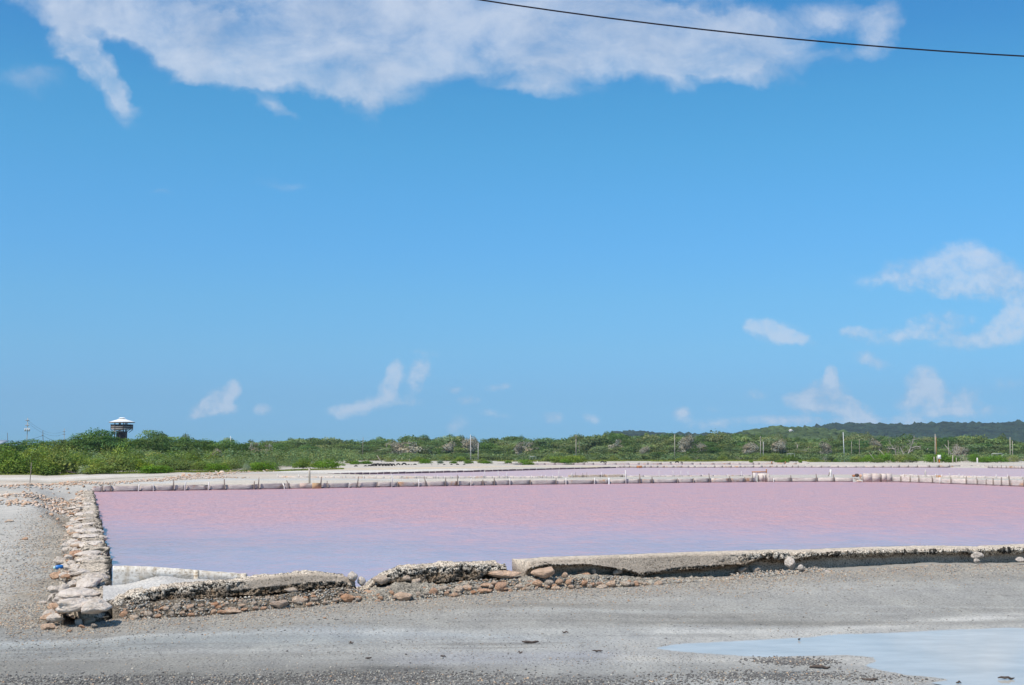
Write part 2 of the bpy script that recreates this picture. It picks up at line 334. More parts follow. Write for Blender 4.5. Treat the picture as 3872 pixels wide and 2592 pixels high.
M_hillwood = leaf('hill_woodland', [(.032,.055,.03), (.036,.06,.032)], .2)  # ridge leaves kept dark in place of a cloud's shadow
M_knoll = leaf('knoll_woodland', [(.085,.12,.05), (.09,.13,.055)], .2)

# ------------------------------------------------------------------ geometry of the pans
WZ = -0.05                                      # brine level
W0 = np.array([-4.26, 13.08]); WT = np.array([.9323, .3617]); WN = np.array([.3617, -.9323])   # front wall: origin, direction, normal towards the road
def RP(px, py, d):                              # pixel -> (s, z) on the wall's vertical plane offset d towards the road
    r = ray(px, py); a = (W0 + WN*d) @ WN; t = a / (r[:2] @ WN); p = r*t
    return float((p[:2]-W0) @ WT), float(EYE + p[2])
def wall_xy(s, d): return W0[0]+WT[0]*s+WN[0]*d, W0[1]+WT[1]*s+WN[1]*d
def table(rows, d):
    q = sorted(RP(x, y, d) for x, y in rows); a = np.array(q); return a[:, 0], a[:, 1]
BASE = table([(380,2366),(450,2352),(649,2338),(862,2325),(1033,2306),(1246,2290),(1387,2272),(1557,2272),(1762,2250),(1933,2238),(2100,2232),(2355,2222),(2518,2208),(2761,2194),(3085,2166),(3299,2153),(3598,2137),(3872,2139),(4100,2131),(4700,2108),(5400,2090)], .38)
def base_z(s): return np.interp(s, *BASE)
# left wall edges (top), photo pixels
LR = np.array([PZ(412,2290,.2)[:2], PZ(411,2200,.22)[:2], PZ(404,2068,.22)[:2], PZ(386,2020,.2)[:2], PZ(369,1935,.16)[:2], PZ(350,1857,.12)[:2]])
LL = np.array([PZ(222,2300,.2)[:2], PZ(232,2222,.2)[:2], PZ(268,2068,.2)[:2], PZ(277,2000,.18)[:2], PZ(290,1925,.15)[:2], PZ(298,1855,.12)[:2]])
def at_left(t):                                 # 0..1 along the left wall -> right edge, left edge
    k = np.linspace(0, 1, 6)
    f = lambda A: np.array([np.interp(t, k, A[:, 0]), np.interp(t, k, A[:, 1])])
    return f(LR), f(LL)

def pz(l, z=WZ): return np.array([PZ(x, y, z)[:2] for x, y in l])
FARW = pz([(350,1861),(1000,1851),(1950,1835),(2900,1823),(3371,1823),(3872,1841),(4100,1850)])
wr = np.array(wall_xy(14.5, -.45)); wl = np.array(wall_xy(.2, -.45))
MAIN = np.array([wl, LR[1]+(-.15, 0), LR[2]+(-.15, 0), LR[3]+(-.15, 0), LR[4]+(-.2, 0), FARW[0]+(-.1, -.3)] + list(FARW) + [np.array(wall_xy(32, -6)), np.array(wall_xy(32, -.45)), wr])
POND2 = pz([(1250,1797),(1800,1785),(2330,1770),(2900,1768),(3372,1768),(3872,1772),(4300,1776),(4300,1818),(3872,1812),(3400,1803),(3000,1803),(2160,1808),(2150,1812),(1700,1810)])
POND3 = pz([(1960,1762),(2000,1758.5),(2500,1757.5),(3000,1757.5),(3060,1760),(2900,1762.5),(2400,1764),(1990,1763)])
BLUEP = pz([(3040,1751),(3120,1747),(3215,1746),(3225,1751)])
PUD = pz([(2470,2452),(2540,2440),(2640,2432),(3000,2414),(3300,2396),(3600,2383),(3872,2376),(4400,2360),(4400,2640),(3900,2625),(3720,2592),(3560,2566),(3420,2556),(3330,2536),(3280,2518),(3300,2500),(3290,2487),(3200,2479),(3060,2483),(2800,2478),(2560,2464)], -.012)
PUD2 = pz([(3480,2585),(3600,2572),(3760,2583),(3990,2600),(3990,2650),(3600,2640)], -.012)

def sdf(P, poly):                                # signed distance (+ inside)
    n = len(poly); d = np.full(len(P), 1e9); ins = np.zeros(len(P), bool)
    for i in range(n):
        a, b = poly[i], poly[(i+1) % n]; e = b-a; w = P-a
        t = np.clip((w@e)/(e@e+1e-12), 0, 1); q = w - t[:, None]*e; d = np.minimum(d, np.hypot(q[:, 0], q[:, 1]))
        c = ((a[1] <= P[:, 1]) != (b[1] <= P[:, 1]))
        with np.errstate(divide='ignore', invalid='ignore'):
            xc = a[0] + (P[:, 1]-a[1])/(b[1]-a[1])*(b[0]-a[0])
        ins ^= c & (P[:, 0] < xc)
    return np.where(ins, d, -d)
def pdist(P, line):
    d = np.full(len(P), 1e9)
    for a, b in zip(line[:-1], line[1:]):
        e = b-a; w = P-a; t = np.clip((w@e)/(e@e+1e-12), 0, 1); q = w-t[:, None]*e; d = np.minimum(d, np.hypot(q[:, 0], q[:, 1]))
    return d

def ground_h(P):
    x, y = P[:, 0], P[:, 1]; n = len(P); P3 = np.c_[x, y, np.zeros(n)]
    z = fbm(P3*.35, 3, 3)*.012 + fbm(P3*1.7, 3, 5)*.006
    z += .12*ss(28, 60, y) + .1*ss(330, 420, y)
    # rise of the track towards the front wall
    rel = P - W0; s = rel@WT; d = rel@WN
    w = np.where(d > 0, 1-ss(.35, 3.4, d), 1.0) * ss(-1.5, .2, s)
    z = z*(1-w) + (base_z(s) + fbm(P3*3, 3, 9)*.012)*w
    # gravel heaped against the outside of the left wall
    lw = pdist(P, LL); z += .1*np.exp(-(lw/.55)**2)*(.6+.6*vnoise(P3*1.3, 4))
    z += .16*np.exp(-(pdist(P, RUB1)/1.2)**2) + .1*np.exp(-(pdist(P, RUB2)/1.0)**2)
    for poly, soft in ((MAIN, .22+1.1*ss(22, 50, y)), (POND2, 1.3), (POND3, 1.6), (BLUEP, 2.)):
        q = sdf(P, poly); k = ss(-soft*1.8, -soft*.6, q); z = z*(1-k) + (-.35)*k
    q = np.maximum(sdf(P, PUD), sdf(P, PUD2)) + fbm(P3*2.2, 4, 21)*.09
    pk = ss(-1.2, -.9, q); near = ss(-.9, .0, q)
    z = z*(1-near) + (-.012 + np.clip(-q, 0, 1)*.018)*near
    z = np.where(q > 0, -.012 - np.minimum(q*.12, .05), z)
    return z
RUB1 = pz([(-100,1862),(60,1850),(170,1842),(290,1832),(345,1846)], .1)
RUB2 = pz([(0,1885),(100,1877),(230,1870),(300,1858)], .1)

# ------------------------------------------------------------------ ground sheet
def build_ground():
    ys = np.concatenate([np.arange(4200, 2700, -60), np.arange(2700, 1900, -3.2), np.arange(1900, 1741, -1.0)])
    r = EYE*F/(ys-HOR)
    r = np.concatenate([[.5, 1.2, 2.2], r, [440, 480, 540, 620, 740, 900, 1200, 1600, 2300, 3300, 4600, 6500]])
    a = np.concatenate([np.linspace(-180, -33, 40)[:-1], np.linspace(-33, 33, 640), np.linspace(33, 180, 40)[1:-1]]); a = np.radians(a)
    Rr, A = np.meshgrid(r, a, indexing='ij'); x = np.sin(A)*Rr; y = np.cos(A)*Rr
    P = np.c_[x.ravel(), y.ravel()]; z = ground_h(P)
    nr, na = Rr.shape; i = np.arange(nr-1)[:, None]*na + np.arange(na)[None]; j = np.arange(nr-1)[:, None]*na + (np.arange(na)[None]+1) % na
    q = np.stack([i, j, j+na, i+na], -1).reshape(-1, 4)
    v = np.c_[P, z]; v = np.vstack([v, [0, 0, 0]]); t = [[nr*na, (k+1) % na, k] for k in range(na)]
    Pv = v[:, :2]; P3 = np.c_[Pv, np.zeros(len(Pv))]; X, Y = Pv[:, 0], Pv[:, 1]
    n1 = fbm(P3*.5, 4, 31); n2 = fbm(P3*np.array([.35, 1.3, 1]), 4, 33); n3 = fbm(P3*np.array([3, 6, 1]), 4, 35)
    C = np.ones((len(v), 3))*np.array([.385, .37, .335])
    def lay(c, m):
        m = np.clip(m, 0, 1)[:, None]; C[:] = C*(1-m) + np.array(c)*m
    rel = Pv - W0; s = rel@WT; d = rel@WN
    # road: bluish silt streaks, pale crust, dark wet gravel
    def streak(pts, w, c, a, z=0): 
        L_ = pz(pts, z); dd = pdist(Pv, L_) + n3*w*.35 + n1*w*.3; lay(c, a*np.exp(-(dd/w)**2)*((.8+.35*n2) if c[0] > .2 else ss(-.6, .0, n3+.4*n1)))
    lay((.45,.435,.405), ss(.1, .5, n2)*(Y < 25)*.6)
    lay((.29,.275,.245), ss(.05, .5, -n2)*(Y < 25)*.5)
    streak([(-200,2462),(300,2452),(700,2432),(1300,2420)], .36, (.36,.385,.38), .8)
    streak([(-100,2440),(200,2432),(600,2412),(1100,2405),(1500,2410),(2000,2415)], .11, (.54,.55,.53), .85)
    streak([(1200,2400),(1700,2425),(2300,2425),(2600,2400)], .3, (.42,.43,.43), .6)
    streak([(1650,2490),(2000,2490),(2250,2480)], .4, (.46,.46,.48), .7)
    streak([(2500,2395),(2900,2390),(3150,2382),(3400,2362),(3872,2330),(4200,2310)], .16, (.70,.67,.61), 1.0)
    streak([(2800,2408),(2950,2400),(3120,2394)], .2, (.80,.77,.70), 1.0)
    streak([(2400,2492),(2900,2496),(3220,2494)], .18, (.62,.59,.53), 1.0)
    streak([(2300,2540),(2800,2560),(3300,2570),(3700,2600)], .5, (.47,.46,.43), .6)
    streak([(250,2590),(500,2558),(700,2552)], .13, (.11,.105,.09), 1.0)
    streak([(800,2580),(1100,2570),(1300,2545),(1550,2560)], .26, (.085,.08,.065), 1.0)
    streak([(1350,2530),(1600,2528)], .13, (.10,.10,.10), 1.)
    streak([(1700,2595),(2200,2580),(2350,2585)], .26, (.06,.06,.065), 1.)
    streak([(2900,2560),(3050,2545)], .1, (.12,.15,.17), .7)
    streak([(1300,2595),(1700,2600)], .2, (.08,.08,.085), .9)
    q1 = fbm(np.c_[X*.22, (Y-.08*X)*2.3, X*0], 4, 37); q2 = fbm(np.c_[X*.5, (Y-.08*X)*6.0, X*0], 3, 39); nearg = (Y < 20)*(d > .6)
    lay((.52,.51,.475), ss(.12, .5, q1)*nearg*.55); lay((.24,.225,.195), ss(.15, .5, -q1)*nearg*.6); lay((.22,.205,.18), ss(.3, .6, q2)*nearg*.5); lay((.50,.49,.46), ss(.3, .6, -q2)*nearg*.4)
    lay((.27,.255,.225), nearg*ss(-.2, -1.6, X-(Y-9.5)*1.2)*ss(10.6, 10.0, Y+.08*X+.3*n1)*.6)
    # warm gravel below the wall
    lay((.40,.355,.295), np.exp(-((d-.6)/.75)**2)*(s > -.6)*(.75+.5*n1))
    # puddle shore mud
    qp = np.maximum(sdf(Pv, PUD), sdf(Pv, PUD2)); lay((.50,.48,.44), np.exp(-((qp+.12)/.3)**2)*.7); lay((.40,.41,.41), ss(0, .15, qp))
    # left of the pan: grey sand and gravel
    left = ss(0, .3, sdf(Pv, np.vstack([LL, pz([(250,1850),(-3000,1850),(-3000,2420),(100,2400)])])))
    lay((.58,.54,.48), left*(.8+.6*n1)); lw = pdist(Pv, LL); lay((.34,.29,.225), np.exp(-(lw/.9)**2)*(Y > 12.5)*(X < -4.3)*(.8+.6*n3))
    streak([(-50,1905),(150,1915),(260,1905)], 1.3, (.56,.54,.50), .8); streak([(-50,2050),(100,2100),(120,2200)], .35, (.50,.49,.46), .5)
    # salt flats
    fl = ss(44, 52, Y); lay((.56,.495,.41), fl*(.9+.2*n1))
    n4 = fbm(P3*np.array([.05, .2, 1]), 4, 41); n5 = fbm(P3*np.array([.15, .6, 1]), 4, 43)
    lay((.47,.455,.42), fl*ss(.0, .35, n4)*.7); lay((.62,.55,.46), fl*ss(.0, .3, -n4)*.8); lay((.60,.46,.35), fl*ss(.15, .5, n5)*.5)
    for pts, w, c, a in (([(500,1830),(900,1822),(1250,1818),(1500,1817)], 2.2, (.50,.53,.54), .8), ([(1350,1776),(1700,1770),(2000,1765),(2300,1766)], 4.5, (.70,.55,.36), .9),
                         ([(1000,1785),(1300,1787),(1700,1777)], 4, (.74,.70,.64), .9), ([(60,1822),(200,1821),(380,1814),(650,1805)], .5, (.16,.17,.11), .9),
                         ([(0,1812),(200,1808),(400,1802)], 3, (.72,.68,.62), .8), ([(550,1822),(700,1812),(900,1803),(1050,1795)], 1.2, (.55,.42,.33), .7)):
        streak(pts, w, c, a, .12)
    fr = ss(318, 345, Y)*ss(-60, 10, X)+ss(112, 130, Y)*ss(-14-.08*Y, -20-.12*Y, X) ; lay((.14,.15,.075), fr)
    sd = sdf(Pv, MAIN); lay((.16,.11,.10), ss(-.1, .3, sd)); 
    me = mesh_np('ground', v, t, q, True, np.clip(C*.94, .02, .85)); o = link('ground', me, M_ground); tag(o, kind='structure'); return o
build_ground()

# ------------------------------------------------------------------ water
def f_brine(pink, calm_y, wave):
    def f(nt, b):
        g = node(nt, 'ShaderNodeNewGeometry'); sep = node(nt, 'ShaderNodeSeparateXYZ'); nt.links.new(g.outputs['Position'], sep.inputs[0])
        nl = noise(nt, .16, 4, .6, 'World', (1, .45, 1)); add = node(nt, 'ShaderNodeMath', operation='MULTIPLY_ADD'); nt.links.new(nl.outputs['Fac'], add.inputs[0]); add.inputs[1].default_value = 16
        mn = node(nt, 'ShaderNodeMath', operation='MINIMUM'); nt.links.new(sep.outputs[0], mn.inputs[0]); mn.inputs[1].default_value = 0
        ma = node(nt, 'ShaderNodeMath', operation='MULTIPLY_ADD'); nt.links.new(mn.outputs[0], ma.inputs[0]); ma.inputs[1].default_value = .25; nt.links.new(sep.outputs[1], ma.inputs[2]); nt.links.new(ma.outputs[0], add.inputs[2])
        mr = node(nt, 'ShaderNodeMapRange', interpolation_type='SMOOTHSTEP'); mr.inputs[1].default_value = calm_y; mr.inputs[2].default_value = calm_y+20; nt.links.new(add.outputs[0], mr.inputs[0])   # 0 calm .. 1 ruffled
        n = noise(nt, 5.5, 4, .6, 'World', (1, .55, 1)); m1 = node(nt, 'ShaderNodeMapRange'); m1.inputs[3].default_value = wave*.10; m1.inputs[4].default_value = wave; nt.links.new(mr.outputs[0], m1.inputs[0])
        bm = node(nt, 'ShaderNodeBump'); bm.inputs['Distance'].default_value = .12; nt.links.new(m1.outputs[0], bm.inputs['Strength']); nt.links.new(n.outputs['Fac'], bm.inputs['Height']); nt.links.new(bm.outputs[0], b.inputs['Normal'])
        n2 = noise(nt, 2.6, 7, .72, 'World', (.55, .4, 1)); c = ramp(nt, n2.outputs['Fac'], [(.38, tuple(x*k for x, k in zip(pink, (.86, .93, 1.02)))), (.52, pink), (.64, tuple(x*k for x, k in zip(pink, (1.16, 1.0, .93))))])
        nt.links.new(c.outputs[0], b.inputs['Base Color']); b.inputs['IOR'].default_value = 1.33
        for nm_, lo, hi in (('Roughness', .10, .42), ('Specular IOR Level', .46, .35)):
            q = node(nt, 'ShaderNodeMapRange'); q.inputs[3].default_value = lo; q.inputs[4].default_value = hi; nt.links.new(mr.outputs[0], q.inputs[0]); nt.links.new(q.outputs[0], b.inputs[nm_])
    return f
M_brine = mat('pink_brine', (.6,.3,.35), .06, f_brine((.505,.31,.315), 27, 1.0))
M_brine2 = mat('pale_pink_brine', (.6,.3,.35), .06, f_brine((.53,.39,.385), -300, .9))
M_pud = mat('still_water', (.45,.46,.45), .06, None, .24); M_pud.node_tree.nodes['Principled BSDF'].inputs['IOR'].default_value = 1.33
def f_pud(nt, b):
    n = noise(nt, 3, 5, .6, 'World', (.5, 1, 1)); c = ramp(nt, n.outputs['Fac'], [(.35, (.40,.385,.34)), (.65, (.50,.48,.43))]); nt.links.new(c.outputs[0], b.inputs['Base Color'])
f_pud(M_pud.node_tree, M_pud.node_tree.nodes['Principled BSDF'])
M_blue = M_blue
M_bluew = mat('blue_pond_water', (.08,.14,.2), .08)
def water(name, poly, z, m, grow=.0):
    c = poly.mean(0); p = c + (poly-c)*(1+grow); n = len(p)
    me = bpy.data.meshes.new(name); me.from_pydata([(a, b, z) for a, b in p], [], [list(range(n))]); me.update()
    # consistent upward normal
    if me.polygons[0].normal.z < 0: me.flip_normals()
    o = link(name, me, m); tag(o, kind='structure'); return o
box_ = lambda P, g: np.array([[P[:,0].min()-g, P[:,1].min()-g], [P[:,0].max()+g, P[:,1].min()-g], [P[:,0].max()+g, P[:,1].max()+g], [P[:,0].min()-g, P[:,1].max()+g]])
def grow(poly, g):
    out = []; n = len(poly); area = sum(poly[i][0]*poly[(i+1)%n][1]-poly[(i+1)%n][0]*poly[i][1] for i in range(n)); sg = 1 if area > 0 else -1
    for i in range(n):
        a, b, c = poly[i-1], poly[i], poly[(i+1) % n]; e1 = (b-a)/(np.linalg.norm(b-a)+1e-9); e2 = (c-b)/(np.linalg.norm(c-b)+1e-9)
        nn = np.array([e1[1]+e2[1], -(e1[0]+e2[0])])*sg; nn /= (np.linalg.norm(nn)+1e-9); out.append(b+nn*g)
    return np.array(out)
water('salt_pond_water', grow(MAIN, .25), WZ, M_brine)
water('rear_pond_water', grow(POND2, .5), WZ, M_brine2)
water('far_pond_water', grow(POND3, .8), WZ, M_brine2)
water('blue_pond_water', grow(BLUEP, 1.5), WZ, M_bluew)
water('puddle_water', grow(PUD, .25), -.012, M_pud)
# ------------------------------------------------------------------ rocks
def ico(sub):
    import bmesh
    bm = bmesh.new(); bmesh.ops.create_icosphere(bm, subdivisions=sub, radius=1)
    v = np.array([x.co[:] for x in bm.verts]); f = np.array([[q.index for q in p.verts] for p in bm.faces]); bm.free(); return v, f
ICO = {k: ico(k) for k in (1, 2, 3)}
def rock_mesh(name, sub, seed, cuts=9, rough=.1):
    v, f = ICO[sub]; v = v.copy(); g = np.random.default_rng(seed)
    for k in range(cuts):
        n = g.normal(size=3); n /= np.linalg.norm(n); h = g.uniform(.55, .85); d = v@n; v -= np.outer(np.maximum(d-h, 0), n)
    v *= 1 + fbm(v*1.6+seed*3.1, 4, seed)[:, None]*rough*2.2
    v /= np.abs(v).max(0); v *= .5
    return mesh_np(name, v, f)
ROCKS = [rock_mesh('stone', 2, 100+i) for i in range(10)]
for m_ in ROCKS: m_.materials.append(M_stone)
BIGROCKS = [rock_mesh('stone', 3, 200+i, 8, .13) for i in range(6)]
for m_ in BIGROCKS: m_.materials.append(M_stone)
SLABROCKS = [rock_mesh('slab', 3, 300+i, 5, .16) for i in range(7)]
for m_ in SLABROCKS: m_.materials.append(M_pale)
SMALLROCKS = [rock_mesh('stone', 1, 400+i, 5, .1) for i in range(6)]
for m_ in SMALLROCKS: m_.materials.append(M_stone)

def loft(S, prof, disp, colr, name, m, parent, smooth=True):
    """S stations; prof(s)-> (k,2) polyline of (d,z) per station, resampled; disp/colr act on the points"""
    ns = len(S); P = np.array([prof(s) for s in S]); k = P.shape[1]
    D = P[:, :, 0]; Z = P[:, :, 1]; s = np.repeat(S[:, None], k, 1)
    x = W0[0]+WT[0]*s+WN[0]*D; y = W0[1]+WT[1]*s+WN[1]*D; v = np.stack([x, y, Z], -1)
    ts = np.gradient(v, axis=0); tp = np.gradient(v, axis=1); n = np.cross(tp, ts); n /= (np.linalg.norm(n, axis=-1, keepdims=True)+1e-9)
    fl = v.reshape(-1, 3); dd = disp(fl, s.ravel(), D.ravel(), Z.ravel()); sign = 1.0
    v = (fl + n.reshape(-1, 3)*dd[:, None]*sign)
    c = colr(fl, s.ravel(), D.ravel(), Z.ravel(), dd)
    i = np.arange(ns-1)[:, None]*k + np.arange(k-1)[None]; q = np.stack([i, i+1, i+k+1, i+k], -1).reshape(-1, 4)
    # end caps
    e0 = v[:k].mean(0); e1 = v[-k:].mean(0); v = np.vstack([v, e0, e1]); c = np.vstack([c, c[:1], c[-1:]]); a = ns*k
    t = [[a, j+1, j] for j in range(k-1)] + [[a+1, (ns-1)*k+j, (ns-1)*k+j+1] for j in range(k-1)]
    return link(name, mesh_np(name, v, t, q, smooth, c), m, parent)
def resample(pts, k):
    pts = np.asarray(pts, float); l = np.r_[0, np.cumsum(np.hypot(*np.diff(pts, axis=0).T))]; u = np.linspace(0, l[-1], k)
    return np.c_[np.interp(u, l, pts[:, 0]), np.interp(u, l, pts[:, 1])]

def voro(p, cells):                              # distance to nearest jittered lattice point (cheap cellular noise)
    q = p*cells; i = np.floor(q).astype(np.int64); best = np.full(len(p), 9.)
    for a in (-1, 0, 1):
        for b in (-1, 0, 1):
            for c in (-1, 0, 1):
                j = i + np.array([a, b, c]); o = np.c_[_h(j[:,0],j[:,1],j[:,2],1), _h(j[:,0],j[:,1],j[:,2],2), _h(j[:,0],j[:,1],j[:,2],3)]
                best = np.minimum(best, np.linalg.norm(j+o-q, axis=1))
    return best

wall = empty('pond_wall', (*wall_xy(6, 0), 0))
tag(wall, 'long crumbling concrete wall in the foreground, undercut and broken into three lengths', 'wall')
INV = Matrix.Translation(-Vector(wall.location))
def par(o, root):                                # parent while keeping the world place
    o.parent = root; o.matrix_parent_inverse = Matrix.Translation(-Vector(root.location)); return o

SEG = [
 # silhouette(back edge), front top edge, lower lip, pitted part of the face, undercut
 dict(sil=[(425,2262),(445,2243),(500,2228),(600,2214),(700,2201),(800,2196),(900,2187),(1000,2176),(1100,2166),(1150,2162),(1200,2160),(1250,2165),(1300,2170),(1345,2182)],
      top=[(425,2285),(445,2266),(500,2246),(600,2229),(700,2213),(800,2203),(900,2196),(1000,2185),(1100,2176),(1150,2174),(1200,2172),(1250,2176),(1300,2180),(1345,2200)],
      lip=[(425,2300),(445,2292),(500,2286),(600,2278),(700,2268),(800,2262),(900,2256),(1000,2248),(1100,2240),(1200,2228),(1300,2214),(1345,2225)], uc=.10, ws=.62),
 dict(sil=[(1372,2225),(1400,2190),(1441,2164),(1475,2152),(1509,2136),(1540,2140),(1591,2132),(1650,2128),(1690,2130),(1728,2124),(1780,2122),(1850,2120),(1914,2122)],
      top=[(1372,2240),(1400,2212),(1441,2180),(1475,2166),(1509,2150),(1540,2152),(1591,2144),(1650,2141),(1690,2141),(1728,2136),(1780,2134),(1850,2131),(1914,2134)],
      lip=[(1372,2250),(1441,2215),(1509,2205),(1591,2206),(1650,2204),(1728,2196),(1800,2188),(1850,2165),(1914,2152)], uc=.16, ws=.55),
 dict(sil=[(2004,2112),(2050,2107),(2300,2099),(2600,2088),(2900,2079),(2975,2078),(3000,2082),(3030,2078),(3299,2068),(3500,2064),(3661,2065),(3680,2072),(3700,2064),(3872,2057),(4200,2046),(4700,2030),(5300,2012)],
      top=[(2004,2126),(2050,2120),(2300,2109),(2600,2099),(2900,2091),(2975,2090),(3000,2096),(3030,2091),(3299,2083),(3500,2080),(3661,2078),(3680,2086),(3700,2079),(3872,2072),(4200,2060),(4700,2044),(5300,2026)],
      lip=[(2004,2150),(2060,2138),(2200,2132),(2245,2136),(2280,2144),(2340,2152),(2360,2152),(2430,2172),(2480,2166),(2600,2155),(2700,2146),(2800,2136),(2850,2124),(2880,2112),(2940,2112),(2985,2122),(3030,2110),(3080,2100),(3200,2094),(3400,2089),(3600,2086),(3872,2080),(4200,2068),(4700,2052),(5300,2034)], uc=.22, ws=.6)]
def build_cap(sg, idx):
    S_sil = table(sg['sil'], -sg['ws']); S_top = table(sg['top'], 0); S_lip = table(sg['lip'], .03)
    s0, s1 = S_top[0][0], S_top[0][-1]
    S = np.arange(s0, s1, .014)
    def prof(s):
        zs = np.interp(s, *S_sil); zt = np.interp(s, *S_top); zl = np.interp(s, *S_lip); zb = base_z(s)
        zl = min(zl, zt-.02); uc = sg['uc']
        if idx == 2: uc = .17 if s < 7.2 else .17-.07*min(1, (s-7.2)/1.2)
        zf = zb + .02; zf = min(zf, zl-.02)
        back = resample([(-sg['ws'], -.35), (-sg['ws'], zs)], 8); topp = resample([(-sg['ws'], zs), (-.03, zt+.004), (0, zt-.012)], 24)
        face = resample([(0, zt-.012), (.03, zl)], 20); und = resample([(.03, zl), (-uc*.5, zl-.035), (-uc, (zl+zf)/2-.01), (-uc*.8, zf), (-uc*.8, zf-.25)], 26)
        return np.vstack([back, topp[1:], face[1:], und[1:]])
    def smoothmask(s, D, Z):
        """1 where the plaster skin survives"""
        zt = np.interp(s, *S_top); zl = np.interp(s, *S_lip); h = np.clip((zt-Z)/(zt-zl+.001), -.5, 2)
        nn = fbm(np.c_[s*2.2, Z*9, s*0], 4, 71)
        if idx == 0: m = (h+nn*.35 < .62)*(D > -.08)*ss(.9, 1.6, s+nn*.5)
        elif idx == 1: m = np.zeros(len(s))
        else: m = ((h+nn*.22 < .92)*(D > -.08)*ss(2.2, 2.4, s)*(1-ss(7.4, 8.0, s+nn*.5)))
        top = (D <= -.08)*(D > -sg['ws']-.02)*(idx == 2)*.8
        return np.maximum(m, top)
    def disp(p, s, D, Z):
        m = smoothmask(s, D, Z); a = (1-m)
        pit = voro(p, 26) ; pit2 = voro(p+5, 13)
        d = a*(-.035*ss(.12, .34, vnoise(p*36, 58)+.5*vnoise(p*70, 59))*.8 + .034*(pit2-.55) + fbm(p*5, 4, 51)*.045) + m*(fbm(p*9, 3, 53)*.006)
        d -= m*.012*(voro(p, 22) < .16)
        return d*ss(-sg['ws']-.01, -sg['ws']+.05, D+.02)
    def colr(p, s, D, Z, dd):
        m = smoothmask(s, D, Z)[:, None]; n = fbm(p*4, 4, 61)[:, None]
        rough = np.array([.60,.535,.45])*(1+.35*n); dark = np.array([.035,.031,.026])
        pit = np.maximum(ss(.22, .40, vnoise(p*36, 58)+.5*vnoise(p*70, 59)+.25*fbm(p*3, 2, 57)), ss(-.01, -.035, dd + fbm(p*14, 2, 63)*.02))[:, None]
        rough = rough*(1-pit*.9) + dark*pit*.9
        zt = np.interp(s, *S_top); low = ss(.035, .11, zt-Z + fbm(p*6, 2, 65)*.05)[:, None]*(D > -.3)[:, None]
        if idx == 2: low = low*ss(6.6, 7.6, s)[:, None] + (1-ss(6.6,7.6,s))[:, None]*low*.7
        rough = rough*(1-low*.80) + np.array([.17,.115,.07])*(1+.9*fbm(p*11, 3, 67)[:, None])*low*.80  # lower face and undercut: brown algae, plus shade put into the colour
        topc = np.array([.72,.61,.49])*(1+.15*n); isT = ((D <= -.03) & (D > -sg['ws']-.02))[:, None]*ss(.08, .0, np.abs(zt-Z))[:, None]
        sk = np.array([.50,.415,.33])*(1+.18*n)
        c = rough*(1-m)+sk*m
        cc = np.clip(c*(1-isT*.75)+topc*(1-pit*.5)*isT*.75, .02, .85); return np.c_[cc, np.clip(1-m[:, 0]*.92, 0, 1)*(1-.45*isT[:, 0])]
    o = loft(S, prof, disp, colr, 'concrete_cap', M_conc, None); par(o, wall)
    if idx == 2: o['label'] = 'longest concrete cap, smooth at the left and dark undercut at the right'
    if idx == 1: o['label'] = 'short middle cap of pitted concrete'
    if idx == 0: o['label'] = 'low broken cap of pitted concrete with plaster remains'
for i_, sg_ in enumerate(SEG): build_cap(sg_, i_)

# footing of cemented cobbles under the caps
FT = table([(425,2292),(465,2286),(691,2270),(990,2258),(1161,2238),(1302,2224),(1345,2226),(1387,2240),(1500,2214),(1660,2212),(1830,2194),(1930,2190),(2000,2186),(2100,2184),(2300,2178),(2420,2190),(2600,2190),(2761,2186)], .1)
def build_foot():
    S = np.arange(FT[0][0], FT[0][-1], .016)
    def prof(s):
        zf = np.interp(s, *FT); zb = base_z(s); st = ss(6, 3.4, s) if s > 3.4 else 1
        return np.vstack([resample([(-.5, zb-.3), (-.5, zf-.04), (.10, zf), (.17, zf-.02)], 18), resample([(.17, zf-.02), (.24, (zf+zb)/2+.01), (.36, zb-.01), (.42, zb-.3)], 26)[1:]])
    def disp(p, s, D, Z): return .05*(.55-voro(p, 17)) + .028*(.5-voro(p+3, 34)) + fbm(p*4, 3, 81)*.04
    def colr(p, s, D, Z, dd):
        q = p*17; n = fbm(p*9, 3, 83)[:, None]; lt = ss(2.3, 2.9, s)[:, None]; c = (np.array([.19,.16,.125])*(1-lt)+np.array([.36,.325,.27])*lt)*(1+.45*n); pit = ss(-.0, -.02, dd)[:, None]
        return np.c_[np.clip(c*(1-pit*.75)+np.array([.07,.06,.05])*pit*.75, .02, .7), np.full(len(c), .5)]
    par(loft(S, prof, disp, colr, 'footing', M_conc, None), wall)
build_foot()

